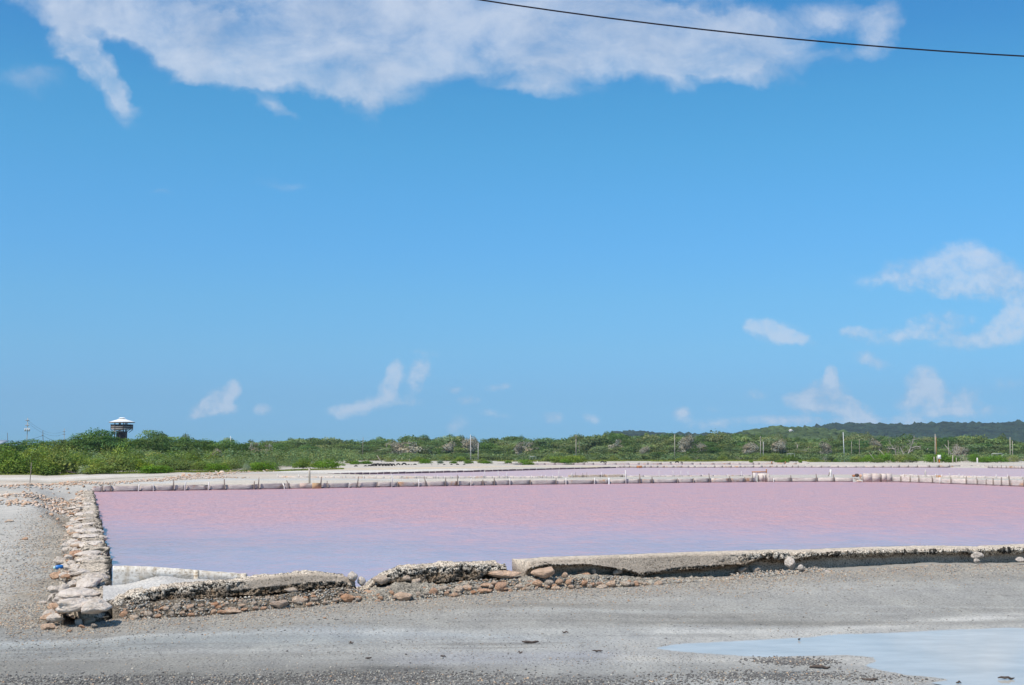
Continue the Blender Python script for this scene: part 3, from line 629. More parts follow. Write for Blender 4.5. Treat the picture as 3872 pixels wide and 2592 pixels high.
LIP = [table(s['lip'], .03) for s in SEG]
def lip_z(s):
    for L_ in LIP:
        if L_[0][0] <= s <= L_[0][-1]: return np.interp(s, *L_)
    return base_z(s)+.12
WST = [(469,2323,34,26),(506,2336,34,24),(563,2323,32,22),(565,2295,24,16),(630,2302,24,18),(666,2298,36,20),(593,2310,18,11),(719,2297,28,18),(762,2308,18,11),
(815,2289,26,21),(873,2302,24,13),(913,2289,26,13),(883,2312,64,17),(1058,2285,64,30),(1127,2270,52,28),(1101,2233,47,20),(1191,2268,26,14),(1315,2262,47,32),(1321,2233,22,13),
(725,2325,26,13),(649,2320,22,14),(1356,2262,22,18),(1404,2245,56,27),(1332,2182,34,34),(1364,2199,32,30),(1441,2193,55,30),(1540,2188,30,20),(1574,2200,34,20),(1482,2243,20,17),
(1525,2255,60,31),(1639,2236,34,24),(1675,2224,34,17),(1718,2251,30,17),(1736,2231,37,27),(1769,2222,40,20),(1839,2212,40,14),(1835,2234,48,18),(1895,2219,40,30),(1899,2168,126,30),
(1963,2220,30,20),(1996,2228,27,14),(2000,2202,30,18),(2032,2207,36,24),(2057,2166,84,36),(2079,2204,37,22),(2114,2200,28,20),(2104,2225,33,18),(2151,2202,22,18),(2161,2220,24,15),
(2209,2206,25,20),(2256,2198,28,22),(2286,2195,26,12),(2311,2208,36,22),(2278,2222,42,20),(2370,2208,38,20),(2489,2208,30,20),(2462,2199,16,20),(2209,2172,50,20),(2246,2162,16,20),
(2335,2164,36,20),(2136,2174,24,18),(2680,2184,30,15),(2712,2190,28,17),(2761,2182,20,14),(2806,2180,28,20),(2846,2186,40,20),(2810,2152,45,20),(2862,2153,36,20),
(2991,2130,40,38),(3030,2147,30,20),(3696,2100,42,22),(3692,2120,22,13),(3128,2164,20,14),(3508,2156,26,13),(3858,2117,34,16),(2898,2179,34,14),(3034,2179,26,11),
(480,2298,20,13),(520,2305,18,12),(600,2330,26,14),(690,2318,22,12),(760,2290,20,12),(850,2315,26,12),(960,2283,22,14),(1000,2300,24,13),(1170,2285,22,12),(1230,2280,20,12),
(1270,2270,22,12),(1440,2262,20,13),(1470,2225,20,13),(1580,2245,22,14),(1600,2225,24,13),(1690,2243,18,12),(1790,2240,20,12),(1870,2205,22,12),(1930,2235,18,11)]
g_ = np.random.default_rng(41)
for _ in range(95):
    x_ = g_.uniform(440, 2560); yb_ = np.interp(x_, [450,862,1246,1557,1933,2355,2560], [2346,2320,2285,2268,2234,2218,2204]); WST.append((x_, yb_-g_.uniform(2, 48 if x_ < 1340 else 26), g_.uniform(11, 24), g_.uniform(8, 15)))
for k, (x, y, w, h) in enumerate(WST):
    s, z = RP(x, y, .15); zl, zb = lip_z(s), base_z(s); f = np.clip((zl - z)/(zl-zb+.02), -.2, 1)
    d = .11 + .30*max(0, f) if z < zl+.01 else .04
    if y < 2200 and 2180 < x < 2900: d = -.04
    if (x, y) == (1899, 2168): d = -.05
    s, z = RP(x, y, d); X, Y = wall_xy(s, d); m_ = Y/F; big = w > 44
    me = (BIGROCKS[k % 6] if big else ROCKS[k % 10]); me = SLABROCKS[k % 7] if x > 2950 or k in (23, 24) else me; L_ = w*m_*1.2; H_ = h*m_*1.25
    o = link('stone', me, loc=(X, Y, z), rot=(rng.uniform(-.15, .15), rng.uniform(-.12, .12), .37+rng.uniform(-.35, .35)), scl=(L_, max(H_, L_*.7)*rng.uniform(.8, 1.1), H_))
    par(o, wall)
    if (x, y) == (1899, 2168): o['label'] = 'longest pale stone lying in the gap beside the middle cap'

# pebbles stuck in the footing face (stuff) and gravel on the ground (stuff)
def pebbles(name, pos, size, colors, seed):
    g = np.random.default_rng(seed); n = len(pos)
    base = np.array([[1,0,0],[-1,0,0],[0,1,0],[0,-1,0],[0,0,1],[0,0,-1]], float); f = np.array([[0,2,4],[2,1,4],[1,3,4],[3,0,4],[2,0,5],[1,2,5],[3,1,5],[0,3,5]])
    a = g.uniform(0, 6.28, n); sc_ = size[:, None]*np.c_[g.uniform(.8, 1.5, n), g.uniform(.7, 1.1, n), g.uniform(.45, .8, n)]
    v = base[None]*sc_[:, None, :] + g.normal(0, .12, (n, 6, 3))*size[:, None, None]
    x = v[..., 0]*np.cos(a)[:, None]-v[..., 1]*np.sin(a)[:, None]; y = v[..., 0]*np.sin(a)[:, None]+v[..., 1]*np.cos(a)[:, None]
    v = np.stack([x, y, v[..., 2]], -1)+pos[:, None, :]
    t = (f[None]+np.arange(n)[:, None, None]*6).reshape(-1, 3)
    o = link(name, mesh_np(name, v.reshape(-1, 3), t, None, False, np.repeat(colors, 6, 0)), M_peb); return o
PEBC = np.array([[.36,.34,.30],[.29,.28,.26],[.45,.40,.33],[.54,.46,.36],[.52,.37,.25],[.16,.15,.14],[.66,.60,.50],[.40,.37,.32],[.50,.32,.20]])
def pick(n, p, g): return .92*PEBC[g.choice(len(PEBC), n, p=p)]*g.uniform(.8, 1.2, (n, 1))
g_ = np.random.default_rng(11)
n_ = 5200; s_ = g_.uniform(FT[0][0]+.05, FT[0][-1]+1.4, n_); f_ = g_.uniform(0, 1, n_)
zf_, zb_ = np.interp(s_, *FT), base_z(s_); zf_ = np.where(s_ > FT[0][-1], zb_+.03, zf_)
D_ = np.interp(f_, [0, .12, .5, 1], [.05, .17, .24, .37]); Z_ = np.interp(f_, [0, .12, .5, 1], [0, -.02/.2, -.5, -1])
Z_ = zf_ + np.clip(-Z_, 0, 1)*(zb_-zf_); X_, Y_ = wall_xy(s_, D_)
par(tag(pebbles('pebbles', np.c_[X_, Y_, Z_+.005], g_.uniform(.006, .019, n_), pick(n_, [.14,.14,.15,.12,.14,.12,.03,.08,.08], g_), 12), kind='stuff'), wall)

def gravel():
    g = np.random.default_rng(21); out = []; cols = []; siz = []
    def put(P, sz, p):
        z = ground_h(P); keep = (sdf(P, MAIN) < -.25) & (sdf(P, PUD) < -.02) & (sdf(P, PUD2) < -.02); P, z, sz = P[keep], z[keep], sz[keep]
        out.append(np.c_[P, z+sz*.25]); siz.append(sz); cols.append(pick(len(P), p, g))
    # uniform over the picture area of the near ground
    n = 52000; px = g.uniform(-150, 4000, n); py = 1722 + 8040/np.sqrt(g.uniform(1/27.**2*1.0, 1/8.3**2, n))**-1*1.0
    r = 1/np.sqrt(g.uniform(1/27.**2, 1/8.2**2, n)); X = (px-1936)/F*r; P = np.c_[X, r]
    cl = fbm(np.c_[P*np.array([.8, 2.0]), np.zeros(n)], 3, 91); keep = g.uniform(-.6, .35, n) < cl; P = P[keep]
    put(P, g.uniform(.003, .0075, len(P))*(1+(g.uniform(0, 1, len(P)) > .985)*1.2), [.24,.24,.14,.04,.04,.20,.02,.06,.02])
    # warm gravel at the foot of the front wall
    n = 16000; s = g.uniform(-1, 13.5, n); d = .3+np.abs(g.normal(0, .55, n)); x, y = wall_xy(s, d)
    put(np.c_[x, y], g.uniform(.004, .012, n), [.16,.14,.18,.12,.14,.09,.03,.07,.07])
    # gravel outside the left wall
    n = 15000; t = g.uniform(0, 1, n)**1.3; k = np.linspace(0, 1, 6); lx = np.interp(t, k, LL[:, 0]); ly = np.interp(t, k, LL[:, 1]); off = np.abs(g.normal(0, 1, n))*.75
    put(np.c_[lx-off+.12, ly-off*.2], g.uniform(.004, .013, n)*(1+t), [.14,.14,.22,.14,.16,.09,.02,.06,.03])
    # dark stones in the wet patches at the bottom
    for (a, b), w in zip(((1000,2575),(1500,2555),(2100,2588),(350,2572),(2950,2560),(3000,2500)), (1.4, .7, 1.3, 1.2, .7, .2)):
        c = PZ(a, b)[:2]; n = 1500; put(c + g.normal(0, 1, (n, 2))*np.array([w*.8, .12]), g.uniform(.004, .013, n), [.08,.12,.03,.01,.02,.70,.01,.02,.01])
    tag(pebbles('gravel', np.vstack(out), np.concatenate(siz), np.vstack(cols), 22), kind='stuff')
gravel()

# ------------------------------------------------------------------ left wall
lwall = empty('stone_wall', (*LR[0], 0))
tag(lwall, 'low wall of pale slabs and rubble running away along the left edge of the pink pond', 'wall')
def build_left():
    T = np.linspace(0, 1, 900)**1.0; k = 30; vs = []
    kk = np.linspace(0, 1, 6); R_ = np.c_[np.interp(T, kk, LR[:, 0]), np.interp(T, kk, LR[:, 1])]; L_ = np.c_[np.interp(T, kk, LL[:, 0]), np.interp(T, kk, LL[:, 1])]
    zt = np.interp(T, kk, [.17, .19, .18, .17, .14, .11])
    u = np.concatenate([np.zeros(6), np.linspace(0, 1, 18), np.ones(6)]); zr = np.concatenate([np.linspace(0, 1, 6), np.ones(18), np.linspace(1, 0, 6)])
    P = L_[:, None, :]*(1-u)[None, :, None] + R_[:, None, :]*u[None, :, None]
    zbL = .0; zb = np.where(u < .5, zbL, -.4)[None, :]
    Z = zb + (zt[:, None]-zb)*zr[None, :]; v = np.dstack([P, Z]).reshape(-1, 3); n = len(T); K = len(u)
    step = np.floor(v[:, 1]*2.1+fbm(v*.9, 2, 5)*1.0); hj = _h(step.astype(np.int64), step.astype(np.int64)*0, step.astype(np.int64)*0, 9)*.06-.03
    top = np.repeat((zr[None, :] > .8), n, 0).ravel()
    rg = fbm(v*4, 4, 111)*.05 + (.5-voro(v, 11))*.05
    v[:, 2] += top*(hj + rg); v[:, 0] += rg*1.2; edge = np.repeat((u > .9)[None], n, 0).ravel(); v[:, 0] += edge*(hj*1.6)
    v[:K, 1] += rg[:K]
    lf = np.repeat((u < .3)[None], n, 0).ravel(); v[:, 0] += lf*fbm(v*2.3, 3, 117)*.16; v[:, 2] -= lf*top*(.05+.05*(vnoise(v*3, 118)+1)); v[:, 2] -= top*.05*np.repeat(ss(.05, 0, T), K)*(vnoise(v*5, 119)+1.2)
    crack = np.abs((v[:, 1]*2.1+fbm(v*.9, 2, 5)*1.0) % 1 - .5) > .44
    nn = fbm(v*5, 4, 113)[:, None]; c = np.array([.56,.48,.39])*(1+.3*nn); dk = ((crack & top) | (edge & (fbm(v*8, 3, 115) > -.15)) | (voro(v, 16) > .82))[:, None]
    c = np.where(dk, np.array([.07,.065,.055])*(1+.5*nn), c); v[:, 2] -= (crack & top)*.02
    i = np.arange(n-1)[:, None]*K + np.arange(K-1)[None]; q = np.stack([i, i+1, i+K+1, i+K], -1).reshape(-1, 4)
    e0 = v[:K].mean(0); v = np.vstack([v, e0]); c = np.vstack([c, c[:1]]); t = [[n*K, j, j+1] for j in range(K-1)]
    par(link('rubble_core', mesh_np('rubble_core', v, t, q, True, np.c_[np.clip(c, .02, .8), np.full(len(c), .35)]), M_conc), lwall)
build_left()
SLB = [(288,2291,136,46,.26),(364,2293,100,30,.27),(298,2247,155,26,.24),(243,2231,36,26,.2),(338,2206,100,42,.25),(278,2211,44,24,.23),(360,2180,76,30,.25),(300,2166,80,20,.22),(383,2182,40,22,.25),
 (350,2118,100,26,.22),(335,2095,90,18,.2),(345,2058,95,40,.21),(345,2030,90,22,.21),(335,2008,88,22,.21),(288,2008,44,34,.19),(300,2030,40,34,.2),(296,2058,40,40,.2),(285,2085,30,34,.18),
 (330,1985,84,16,.19),(328,1965,76,16,.18),(326,1943,76,22,.17),(322,1922,70,14,.16),(318,1906,56,12,.15),(295,1922,40,14,.15),(268,1925,44,12,.13),(325,1888,44,12,.14),(322,1874,40,10,.13)]
for x_, y_, w_ in ((236,2322,46),(262,2345,50),(300,2352,40),(338,2350,52),(380,2340,44),(402,2318,30),(232,2350,30),(214,2300,34),(225,2270,30),(356,2366,26),(310,2370,24)):
    p_ = PZ(x_, y_, .06); k_ = p_[1]/F; par(link('stone', BIGROCKS[int(x_) % 6] if int(x_) % 3 else SLABROCKS[int(x_) % 7], loc=p_, rot=(rng.uniform(-.4, .4), rng.uniform(-.3, .3), rng.uniform(-1, 1)), scl=(w_*k_, w_*k_*.8, w_*k_*.6)), lwall)
for k, (x, y, w, h, z) in enumerate(SLB):
    P = PZ(x, y, z-.03); Y = P[1]; L_ = w*Y/F; dep = max(h*Y*Y/(EYE*F)*.9, L_*.5); dep = min(dep, L_*1.5)
    o = link('slab', SLABROCKS[k % 7], loc=P, rot=(rng.uniform(-.06, .06), rng.uniform(-.06, .06), rng.uniform(-.2, .2)), scl=(L_*1.05, dep*1.1, rng.uniform(.09, .13) if k > 3 else .16)); par(o, lwall)
g_ = np.random.default_rng(31)
for k in range(170):
    t = g_.uniform(0, 1)**1.2; r_, l_ = at_left(t); u = g_.uniform(-.22, .2) if k % 3 else g_.uniform(0, .95); p = l_*(1-u)+r_*u; z = .17 if u > 0 else .1
    w = g_.uniform(.05, .16)*(1+.6*t); o = link('stone', SLABROCKS[k % 7] if k % 5 < 3 else SMALLROCKS[k % 6] if t > .3 else ROCKS[k % 10], loc=(p[0], p[1], z-.05*t), rot=tuple(g_.uniform(-.4, .4, 3)), scl=(w*1.3, w, w*.65)); par(o, lwall)

# white sluice board standing behind the left end of the front wall
def sluice():
    a, b = PY(427, 2140, 13.95), PY(935, 2172, 14.5)
    root = empty('concrete_panel', ((a[0]+b[0])/2, (a[1]+b[1])/2, 0)); tag(root, 'white salt stained concrete panel standing behind the left end of the front wall', 'panel')
    n = 70; t = np.linspace(0, 1, n); x = a[0]+(b[0]-a[0])*t; y = a[1]+(b[1]-a[1])*t
    zt = np.array([PY(427+(935-427)*q, np.interp(q, [0, .25, .6, 1], [2140, 2143, 2156, 2172]), yy)[2] for q, yy in zip(t, y)]) + fbm(np.c_[t*34, t*0, t*0], 4, 121)*.006
    th = .03; v = []; 
    for j, (o_, z_) in enumerate(((0, None), (0, 1), (th, 1), (th, None))):
        v.append(np.c_[x-.1*o_, y+o_, zt if z_ else np.full(n, -.3)])
    # front face with a few rows so that it is uneven
    rows = [np.c_[x, y+fbm(np.c_[x*6, x*0+r, x*0], 3, 123)*.004, (-.3)+(zt+.3)*r/10] for r in range(11)]
    v = np.vstack(rows + [v[2], v[3]]); K = 13; q = [[r*n+i, r*n+i+1, (r+1)*n+i+1, (r+1)*n+i] for r in range(K-1) for i in range(n-1)]
    q += [[r*n, (r+1)*n, (K-1)*n, (K-1)*n][:4] for r in ()] ; e = [[0, 10*n, 11*n, 12*n], [n-1, 13*n-1, 12*n-1, 11*n-1]]
    par(link('panel', mesh_np('panel', v, None, q+e), M_plaster), root)
    for fx, w in ((.61, .045), (.985, .06)):
        m = MB(); i = int(fx*(n-1)); zz = zt[i]; m.box((x[i], y[i]+.012, zz/2-.1), (w, .035, zz+.205), rz=.1, jit=.008); par(m.build('rib', M_plaster), root)
    # sand drifted against it
    G, H = 60, 16; vv = []
    for a_ in range(G):
        for b_ in range(H):
            f = b_/(H-1); px = 405+(850-405)*a_/(G-1); yb = 13.9+(px-427)/508*.55; yy = yb-.62*f; hh = .285+.085*math.exp(-((px-625)/95)**2)*(1-f)**1.5+.03*math.exp(-((px-780)/60)**2)*(1-f)-.10*f*f-.3*max(0, (px-800)/50)**2
            vv.append((PX(px, yy), yy, hh+.004*math.sin(a_*2.7+b_*1.3)))
    vv = np.array(vv); q = [[a_*H+b_, (a_+1)*H+b_, (a_+1)*H+b_+1, a_*H+b_+1] for a_ in range(G-1) for b_ in range(H-1)]
    o = link('sand_drift', mesh_np('sand_drift', vv, None, q, True, np.full((len(vv), 3), .60)*np.array([1, .95, .88])), M_ground); tag(o, 'small white drift of sand against the concrete panel', 'sand', kind='stuff')
sluice()

# ------------------------------------------------------------------ loose things on the ground
def lay(px, py, z=0):
    p = PZ(px, py, z); p[2] = ground_h(p[None, :2])[0]; return p
LOOSE = [('rock', 185, 2372, 62, 34, BIGROCKS[0], 'largest loose tan rock below the near corner of the walls'),
 ('rock', 66, 2397, 34, 10, ROCKS[1], 'flat tan rock half sunk in the grey silt at the far left'),
 ('rock', 212, 2380, 26, 12, ROCKS[4], 'small tan rock touching the right side of the largest loose rock'),
 ('rock', 97, 2037, 28, 13, ROCKS[2], 'tan rock alone on the grey ground between the left edge and the stone wall'),
 ('rock', 38, 1970, 30, 11, ROCKS[3], 'brown rock near the left picture edge with a smaller one beside it'),
 ('rock', 22, 1974, 14, 6, ROCKS[5], 'smallest brown rock at the left picture edge'),
 ('rock', 155, 1955, 11, 9, ROCKS[6], 'small red brown rock left of the stone wall'),
 ('rock', 170, 2074, 14, 8, ROCKS[7], 'small tan rock above the blue bottle'),
 ('rock', 163, 2283, 36, 13, SLABROCKS[2], 'thin flat grey slab left of the near end of the stone wall'),
 ('rock', 196, 1928, 24, 16, ROCKS[8], 'left one of the cluster of rocks beside the stone wall'),
 ('rock', 220, 1940, 20, 14, ROCKS[9], 'right one of the cluster of rocks beside the stone wall'),
 ('rock', 176, 1932, 14, 12, ROCKS[0], 'small rock in front of the cluster beside the stone wall'),
 ('rock', 240, 1968, 30, 10, ROCKS[2], 'flat orange rock in the gravel beside the stone wall'),
 ('rock', 1850, 2320, 18, 9, ROCKS[3], 'small rounded blue grey stone alone on the silt in front of the middle wall'),
 ('rock', 1228, 2368, 16, 8, ROCKS[4], 'small pinkish stone lying on the silt in front of the left wall length'),
 ('rock', 262, 2394, 20, 10, ROCKS[7], 'small blue grey stone below the near end of the stone wall')]
for nm, x, y, w, h, me, lb in LOOSE:
    p = lay(x, y+h*.4); s = p[1]/F; o = link(nm, me, loc=(p[0], p[1], p[2]+h*s*.3), rot=(0, rng.uniform(-.2, .2), rng.uniform(-1, 1)), scl=(w*s, w*s*.75, h*s*1.1)); tag(o, lb, 'rock', 'loose rocks on the ground')
def debris():
    for k, (x, y, w, lb) in enumerate([(2005,2434,64,'longest dark driftwood stick on the silt at the bottom centre'), (2138,2404,24,'short dark stick just above the longest driftwood stick'), (1968,2470,18,'stubby dark driftwood chip below the longest stick'),
        (1393,2493,24,'dark bark chip left of the stubby driftwood chip'), (1328,2442,18,'small dark chip lying left on the grey silt'), (1676,2485,20,'flat dark chip in the middle of the silt'),
        (2260,2468,40,'thin dark twig between the driftwood stick and the puddle tip'), (3805,2565,60,'dark soaked log floating at the right end of the puddle'), (3625,2580,20,'dark clod at the lower puddle edge left of the soaked log'),
        (3100,2530,76,'blue grey wet clod strip on the silt left of the puddle bay'), (3022,2419,8,'tiny upright dark stone on the upper puddle edge'), (3290,2574,60,'dark tangle of debris below the puddle bay')]):
        p = lay(x, y); s = p[1]/F; L_ = w*s; m = MB(); pts = [(-L_/2+L_*i/5, rng.uniform(-.012, .012), rng.uniform(-.002, .012)) for i in range(6)]
        m.tube(pts, np.array([.35, .8, 1, .9, .8, .3])*max(.008, min(.022, L_*.09)), 6)
        tag(m.build('driftwood', M_darkpole, loc=(p[0], p[1], max(p[2], -.012)+.008), rot=(0, 0, rng.uniform(-.25, .25))), lb, 'driftwood', 'driftwood and clods on the silt')
debris()
def bottle():
    p = lay(221, 2168); r = empty('bottle', p + np.array([0, 0, .03]), R(35)); tag(r, 'crushed blue plastic bottle lying on the gravel left of the stone wall', 'bottle')
    k = p[1]/F; m = MB(); m.tube([(-.05, 0, 0), (-.04, 0, 0), (.03, 0, .003), (.055, 0, .005), (.07, 0, .004)], [.018, .032, .034, .03, .012], 10); m.build('body', M_blue, r, True)
    m = MB(); m.tube([(-.075, 0, -.004), (-.05, 0, -.002)], [.017, .024], 10); m.build('label', M_label, r, True)
    m = MB(); m.tube([(.07, 0, .004), (.085, 0, .004)], [.012, .012], 8); m.build('bottle_cap', M_white, r)
bottle()
# ------------------------------------------------------------------ plank edgings of the pans
def edging(name, label, line, z0, h, posts, thick=.05, m=M_plank, pm=(M_post, M_white_post), lean=.05, postw=.075, tall=None, wetbase=True, grp='plank edgings of the pans', plank_every=1):
    """line: list of (px,py) along the foot; posts: photo x of each post"""
    A = np.array([PZ(x, y, z0) for x, y in line]); pxs = [l[0] for l in line]
    def at(px):                                  # where the pixel column meets the foot line
        for (p0, q0), (p1, q1) in zip(line[:-1], line[1:]):
            if p0 <= px <= p1 or (px < pxs[0] and p0 == pxs[0]) or (px > pxs[-1] and p1 == pxs[-1]):
                return PZ(px, q0+(q1-q0)*(px-p0)/(p1-p0), z0)
    c = A.mean(0); root = empty(name, (c[0], c[1], z0)); tag(root, label, 'edging', grp)
    posts = sorted(posts); bound = [pxs[0]] + posts + [pxs[-1]]
    for a, b in zip(bound[:-1], bound[1:]):
        if b-a < 6: continue
        p, q = at(a), at(b); L_ = np.hypot(*(q-p)[:2]); ang = math.atan2(q[1]-p[1], q[0]-p[0]); mid = (p+q)/2
        hh = h*rng.uniform(.92, 1.06); dz = rng.uniform(-.012, .012); me = MB()
        k = 5; xs = np.linspace(-L_/2+.002, L_/2-.002, k)
        # slightly bellied board: lower half vertical, upper half leaning back
        rows = [(-.12, .0), (hh*.2, .0), (hh*.55, .004), (hh*.97, .012), (hh, .02), (hh-.006, .02+thick), (-.12, .02+thick)]
        v = [[x, r[1]+rng.uniform(-.008, .008), r[0]+rng.uniform(-.008, .008)*(2 if 3 <= j <= 4 else 1)+dz] for j, r in enumerate(rows) for x in xs]
        qd = [[j*k+i, j*k+i+1, (j+1)*k+i+1, (j+1)*k+i] for j in range(len(rows)-1) for i in range(k-1)]
        e = len(rows); tl = [[0, k, (e-1)*k, (e-1)*k], [k, 2*k, 5*k, 6*k], [2*k, 3*k, 5*k, 5*k], [3*k, 4*k, 5*k, 5*k]]
        me.add(v, qd+tl+[[x+k-1 for x in reversed(y)] for y in tl])
        par(me.build('plank', m, None, loc=(mid[0], mid[1], z0), rot=(0, 0, ang)), root)
        if wetbase:
            mb = MB(); mb.box((0, -.012, .0), (L_-.01, .03, hh*.22+.06), jit=.004); par(mb.build('wet_board', M_wet, None, loc=(mid[0]+.02*math.sin(ang), mid[1]-.02*math.cos(ang), z0), rot=(0, 0, ang)), root)
    for px in posts:
        p = at(px); th = (tall or {}).get(px, None); H_ = h*rng.uniform(1.05, 1.6) if th is None else th[0]; tx = rng.uniform(-.05, .05) if th is None or len(th) < 2 else th[1]
        mb = MB(); w = postw*rng.uniform(.8, 1.2); mb.tube([(0, 0, -.25), (tx*.3, 0, H_*.5), (tx, .02, H_)], [w*.55, w*.5, w*.42], 5)
        par(mb.build('post', pm[rng.random() < .25], None, loc=(p[0], p[1]-.07, z0)), root)
    return root, at

P1 = [387,421,525,582,657,700,789,850,962,978,1078,1095,1213,1238,1320,1352,1425,1482,1505,1583,1613,1685,1731,1780,1828,1870,1928,2006,2102,2140,2248,2303,2367,2420,2466,2563,2622,2683,2760,2817,2846]
edging('plank_edging', 'long salt white plank edging with stakes along the far side of the pink pond', [(350,1861),(1000,1851),(1950,1834.5),(2860,1823.5)], WZ, .28, P1,
       tall={657:(.58,), 850:(.56,), 978:(.58,), 1095:(.45,-.16), 1078:(.3,-.12), 1213:(.62,), 1352:(.62,), 1482:(.66,), 1613:(.5,-.14), 1731:(.66,), 2303:(.3,), 2367:(.85,), 2420:(.6,), 2683:(.6,), 2846:(.65,), 2466:(.42,)})
edging('plank_edging', 'plank edging right of the tall white block turning back towards the right picture edge', [(3375,1823.5),(3480,1826.5),(3680,1834),(3872,1841.5),(4000,1847)], WZ, .34,
       [3405,3440,3473,3525,3554,3594,3652,3694,3727,3754,3785,3816,3870,3930], tall={3594:(.42,), 3816:(.6,)}, grp='plank edgings of the pans')
edging('plank_edging', 'white plank edging between the rusty gate posts and the broken gap at the right', [(2905,1823.3),(3060,1822.8),(3225,1823)], WZ, .30, [2925,2991,3087,3153],
       tall={2925:(.26,), 3087:(.55,), 3153:(.5,)})
# second row, on the rear side of the same dyke
edging('rear_edging', 'second row of white planks behind the long edging, left of the gap', [(1045,1812),(1500,1814),(1950,1812.5),(2132,1812)], .10, .20,
       [1048,1075,1128,1162,1203,1227,1262,1291,1307,1341,1374,1418,1448,1480,1515,1545,1573,1608,1643,1655,1680,1706,1737,1760,1779,1792,1834,1865,1885,1902,1914,1927,1944,1966,1987,2008,2028,2045,2065,2088,2112,2128],
       postw=.04, wetbase=False, tall={1048:(.35,), 1480:(.4,), 1834:(.6,), 1885:(.6,), 1914:(.45,), 2112:(.65,)}, grp='second plank rows', lean=.03, pm=(M_white_post, M_white_post))
edging('rear_edging', 'rust stained rear planks right of the gap behind the long edging', [(2150,1808.5),(2370,1807)], .12, .24, [2163,2175,2204,2218,2275,2285,2358], postw=.04, wetbase=False,
       tall={2163:(.38,), 2175:(.42,), 2218:(.4,), 2275:(.42,)}, m=wood('rusty_stained_plank', (.36,.24,.15), (.62,.54,.46), (1, 1, 5), (.48,.25,.10)), grp='second plank rows', lean=.03)
edging('rear_edging', 'thin stakes and planks behind the white edging left of the rusty gate', [(2380,1806),(2838,1803)], .12, .12, [2438,2492,2518,2546,2574,2602,2656,2700,2750,2803], postw=.035, wetbase=False,
       tall={2492:(.52,), 2546:(.48,), 2574:(.46,), 2602:(.44,), 2656:(.2,), 2803:(.4,)}, grp='second plank rows', lean=.03, pm=(M_white_post, M_white_post))
edging('rear_edging', 'rear row of white planks behind the edging at the far right', [(3400,1805),(3600,1809),(3872,1815),(3990,1818)], .12, .19, [3417,3451,3466,3499,3535,3545,3560,3589,3624,3640,3676,3687,3721,3765,3808,3862,3920], postw=.045, wetbase=False,
       tall={3499:(.6,), 3589:(.35,), 3624:(.32,), 3765:(.32,), 3808:(.34,)}, grp='second plank rows', lean=.03, pm=(M_white_post, M_white_post))
# far edgings
edging('far_edging', 'low edging across the far side of the second pond at the right', [(2330,1770),(2480,1769.5),(2900,1769),(3372,1769)], WZ, .26,
       [2345,2360,2380,2410,2440,2462,2487,2512,2548,2577,2605,2628,2670,2703,2733,2766,2802,2818,2850,2882,2916,2938,2960,2974,2996,3020,3046,3070,3106,3138,3170,3202,3238,3270,3306,3340],
       postw=.06, tall={2360:(.5,), 2628:(.6,), 2703:(.6,), 2487:(.45,)}, grp='far plank edgings', wetbase=True)
edging('far_edging', 'taller grey plank edging with dark joints at the right picture edge', [(3374,1769),(3520,1769),(3676,1768.5),(3760,1771),(3872,1773),(3990,1775)], WZ, .30,
       [3400,3435,3470,3515,3551,3590,3630,3676,3705,3723,3736,3752,3770,3786,3804,3820,3834,3849,3862,3900], postw=.07, pm=(M_post, M_wet), grp='far plank edgings')
edging('far_edging', 'farthest white plank line behind the thin third strip of water', [(1880,1760),(2000,1758.5),(2300,1757.8),(2700,1757.4),(3060,1757.4)], WZ, .32,
       [1896,1913,1922,1935,1960,1985,2010,2033,2060,2100,2140,2170,2210,2245,2290,2330,2380,2416,2450,2500,2540,2580,2620,2650,2700,2760,2800,2850,2870,2920,2966,3010], postw=.09, wetbase=False, grp='far plank edgings', tall={2033:(.7,), 2450:(.6,)})
# row of stakes and dark boards on the left bank of the second pond
sk = list(np.arange(1262, 2330, 27.5)+rng.uniform(-6, 6, 39))
edging('stake_bank', 'dark boards and thin white stakes along the left bank of the second pond', [(1240,1797),(1500,1792),(1800,1785),(2100,1776),(2330,1770.3)], WZ+.01, .17, [float(x) for x in sk],
       m=M_wet, pm=(M_white_post, M_white_post), postw=.04, wetbase=False, lean=.0, grp='far plank edgings', tall={float(sk[9]): (.5,)})

def tall_post(px, pyb, pyt, w, label, m=M_post, z0=.0, lean=0, name='post_stake', cat='stake'):
    p = PZ(px, pyb, z0); t = PY(px+lean, pyt, p[1]); mb = MB(); r = w/2*p[1]/F
    mb.tube([(0, 0, -.2), (0, 0, 0), ((t[0]-p[0])*.55, .0, (t[2]-z0)*.55), (t[0]-p[0], 0, t[2]-z0)], [r, r, r*.95, r*.85], 6)
    return tag(mb.build('stake', m, loc=(p[0], p[1], z0)), label, cat, 'stakes and marker posts')
tall_post(1170,1846,1773,9,'tallest pale plank stake rising from the long edging beside the two orange boards', M_pole, WZ)
for i_, (a, b, lab) in enumerate(((1130,1166,'pinkish plywood board left of the tallest stake'), (1176,1209,'orange brown board right of the tallest stake'))):
    p, q = PZ(a, 1848.5, WZ), PZ(b, 1847.8, WZ); c = (p+q)/2; mb = MB(); mb.box((0, -.12, .13), (np.hypot(*(q-p)[:2]), .03, .34), jit=.008)
    tag(mb.build('board', (wood('pinkish_plywood', (.5,.36,.3), (.62,.5,.43), (1,1,3)) if i_ == 0 else wood('orange_board', (.45,.27,.14), (.58,.40,.24), (3,1,1))), loc=c, rot=(0, 0, math.atan2(q[1]-p[1], q[0]-p[0]))), lab, 'board')
tall_post(2303,1832,1808,6,'short snow white stake in the middle of the long edging', M_white, WZ)
tall_post(2563,1827,1808,7,'short thick salt white stake with a cap right of the middle', M_white_post, WZ)
tall_post(3130,1804,1778,4,'leaning dark rod propped on the dyke left of the rusty heap', M_post, .12, 12)
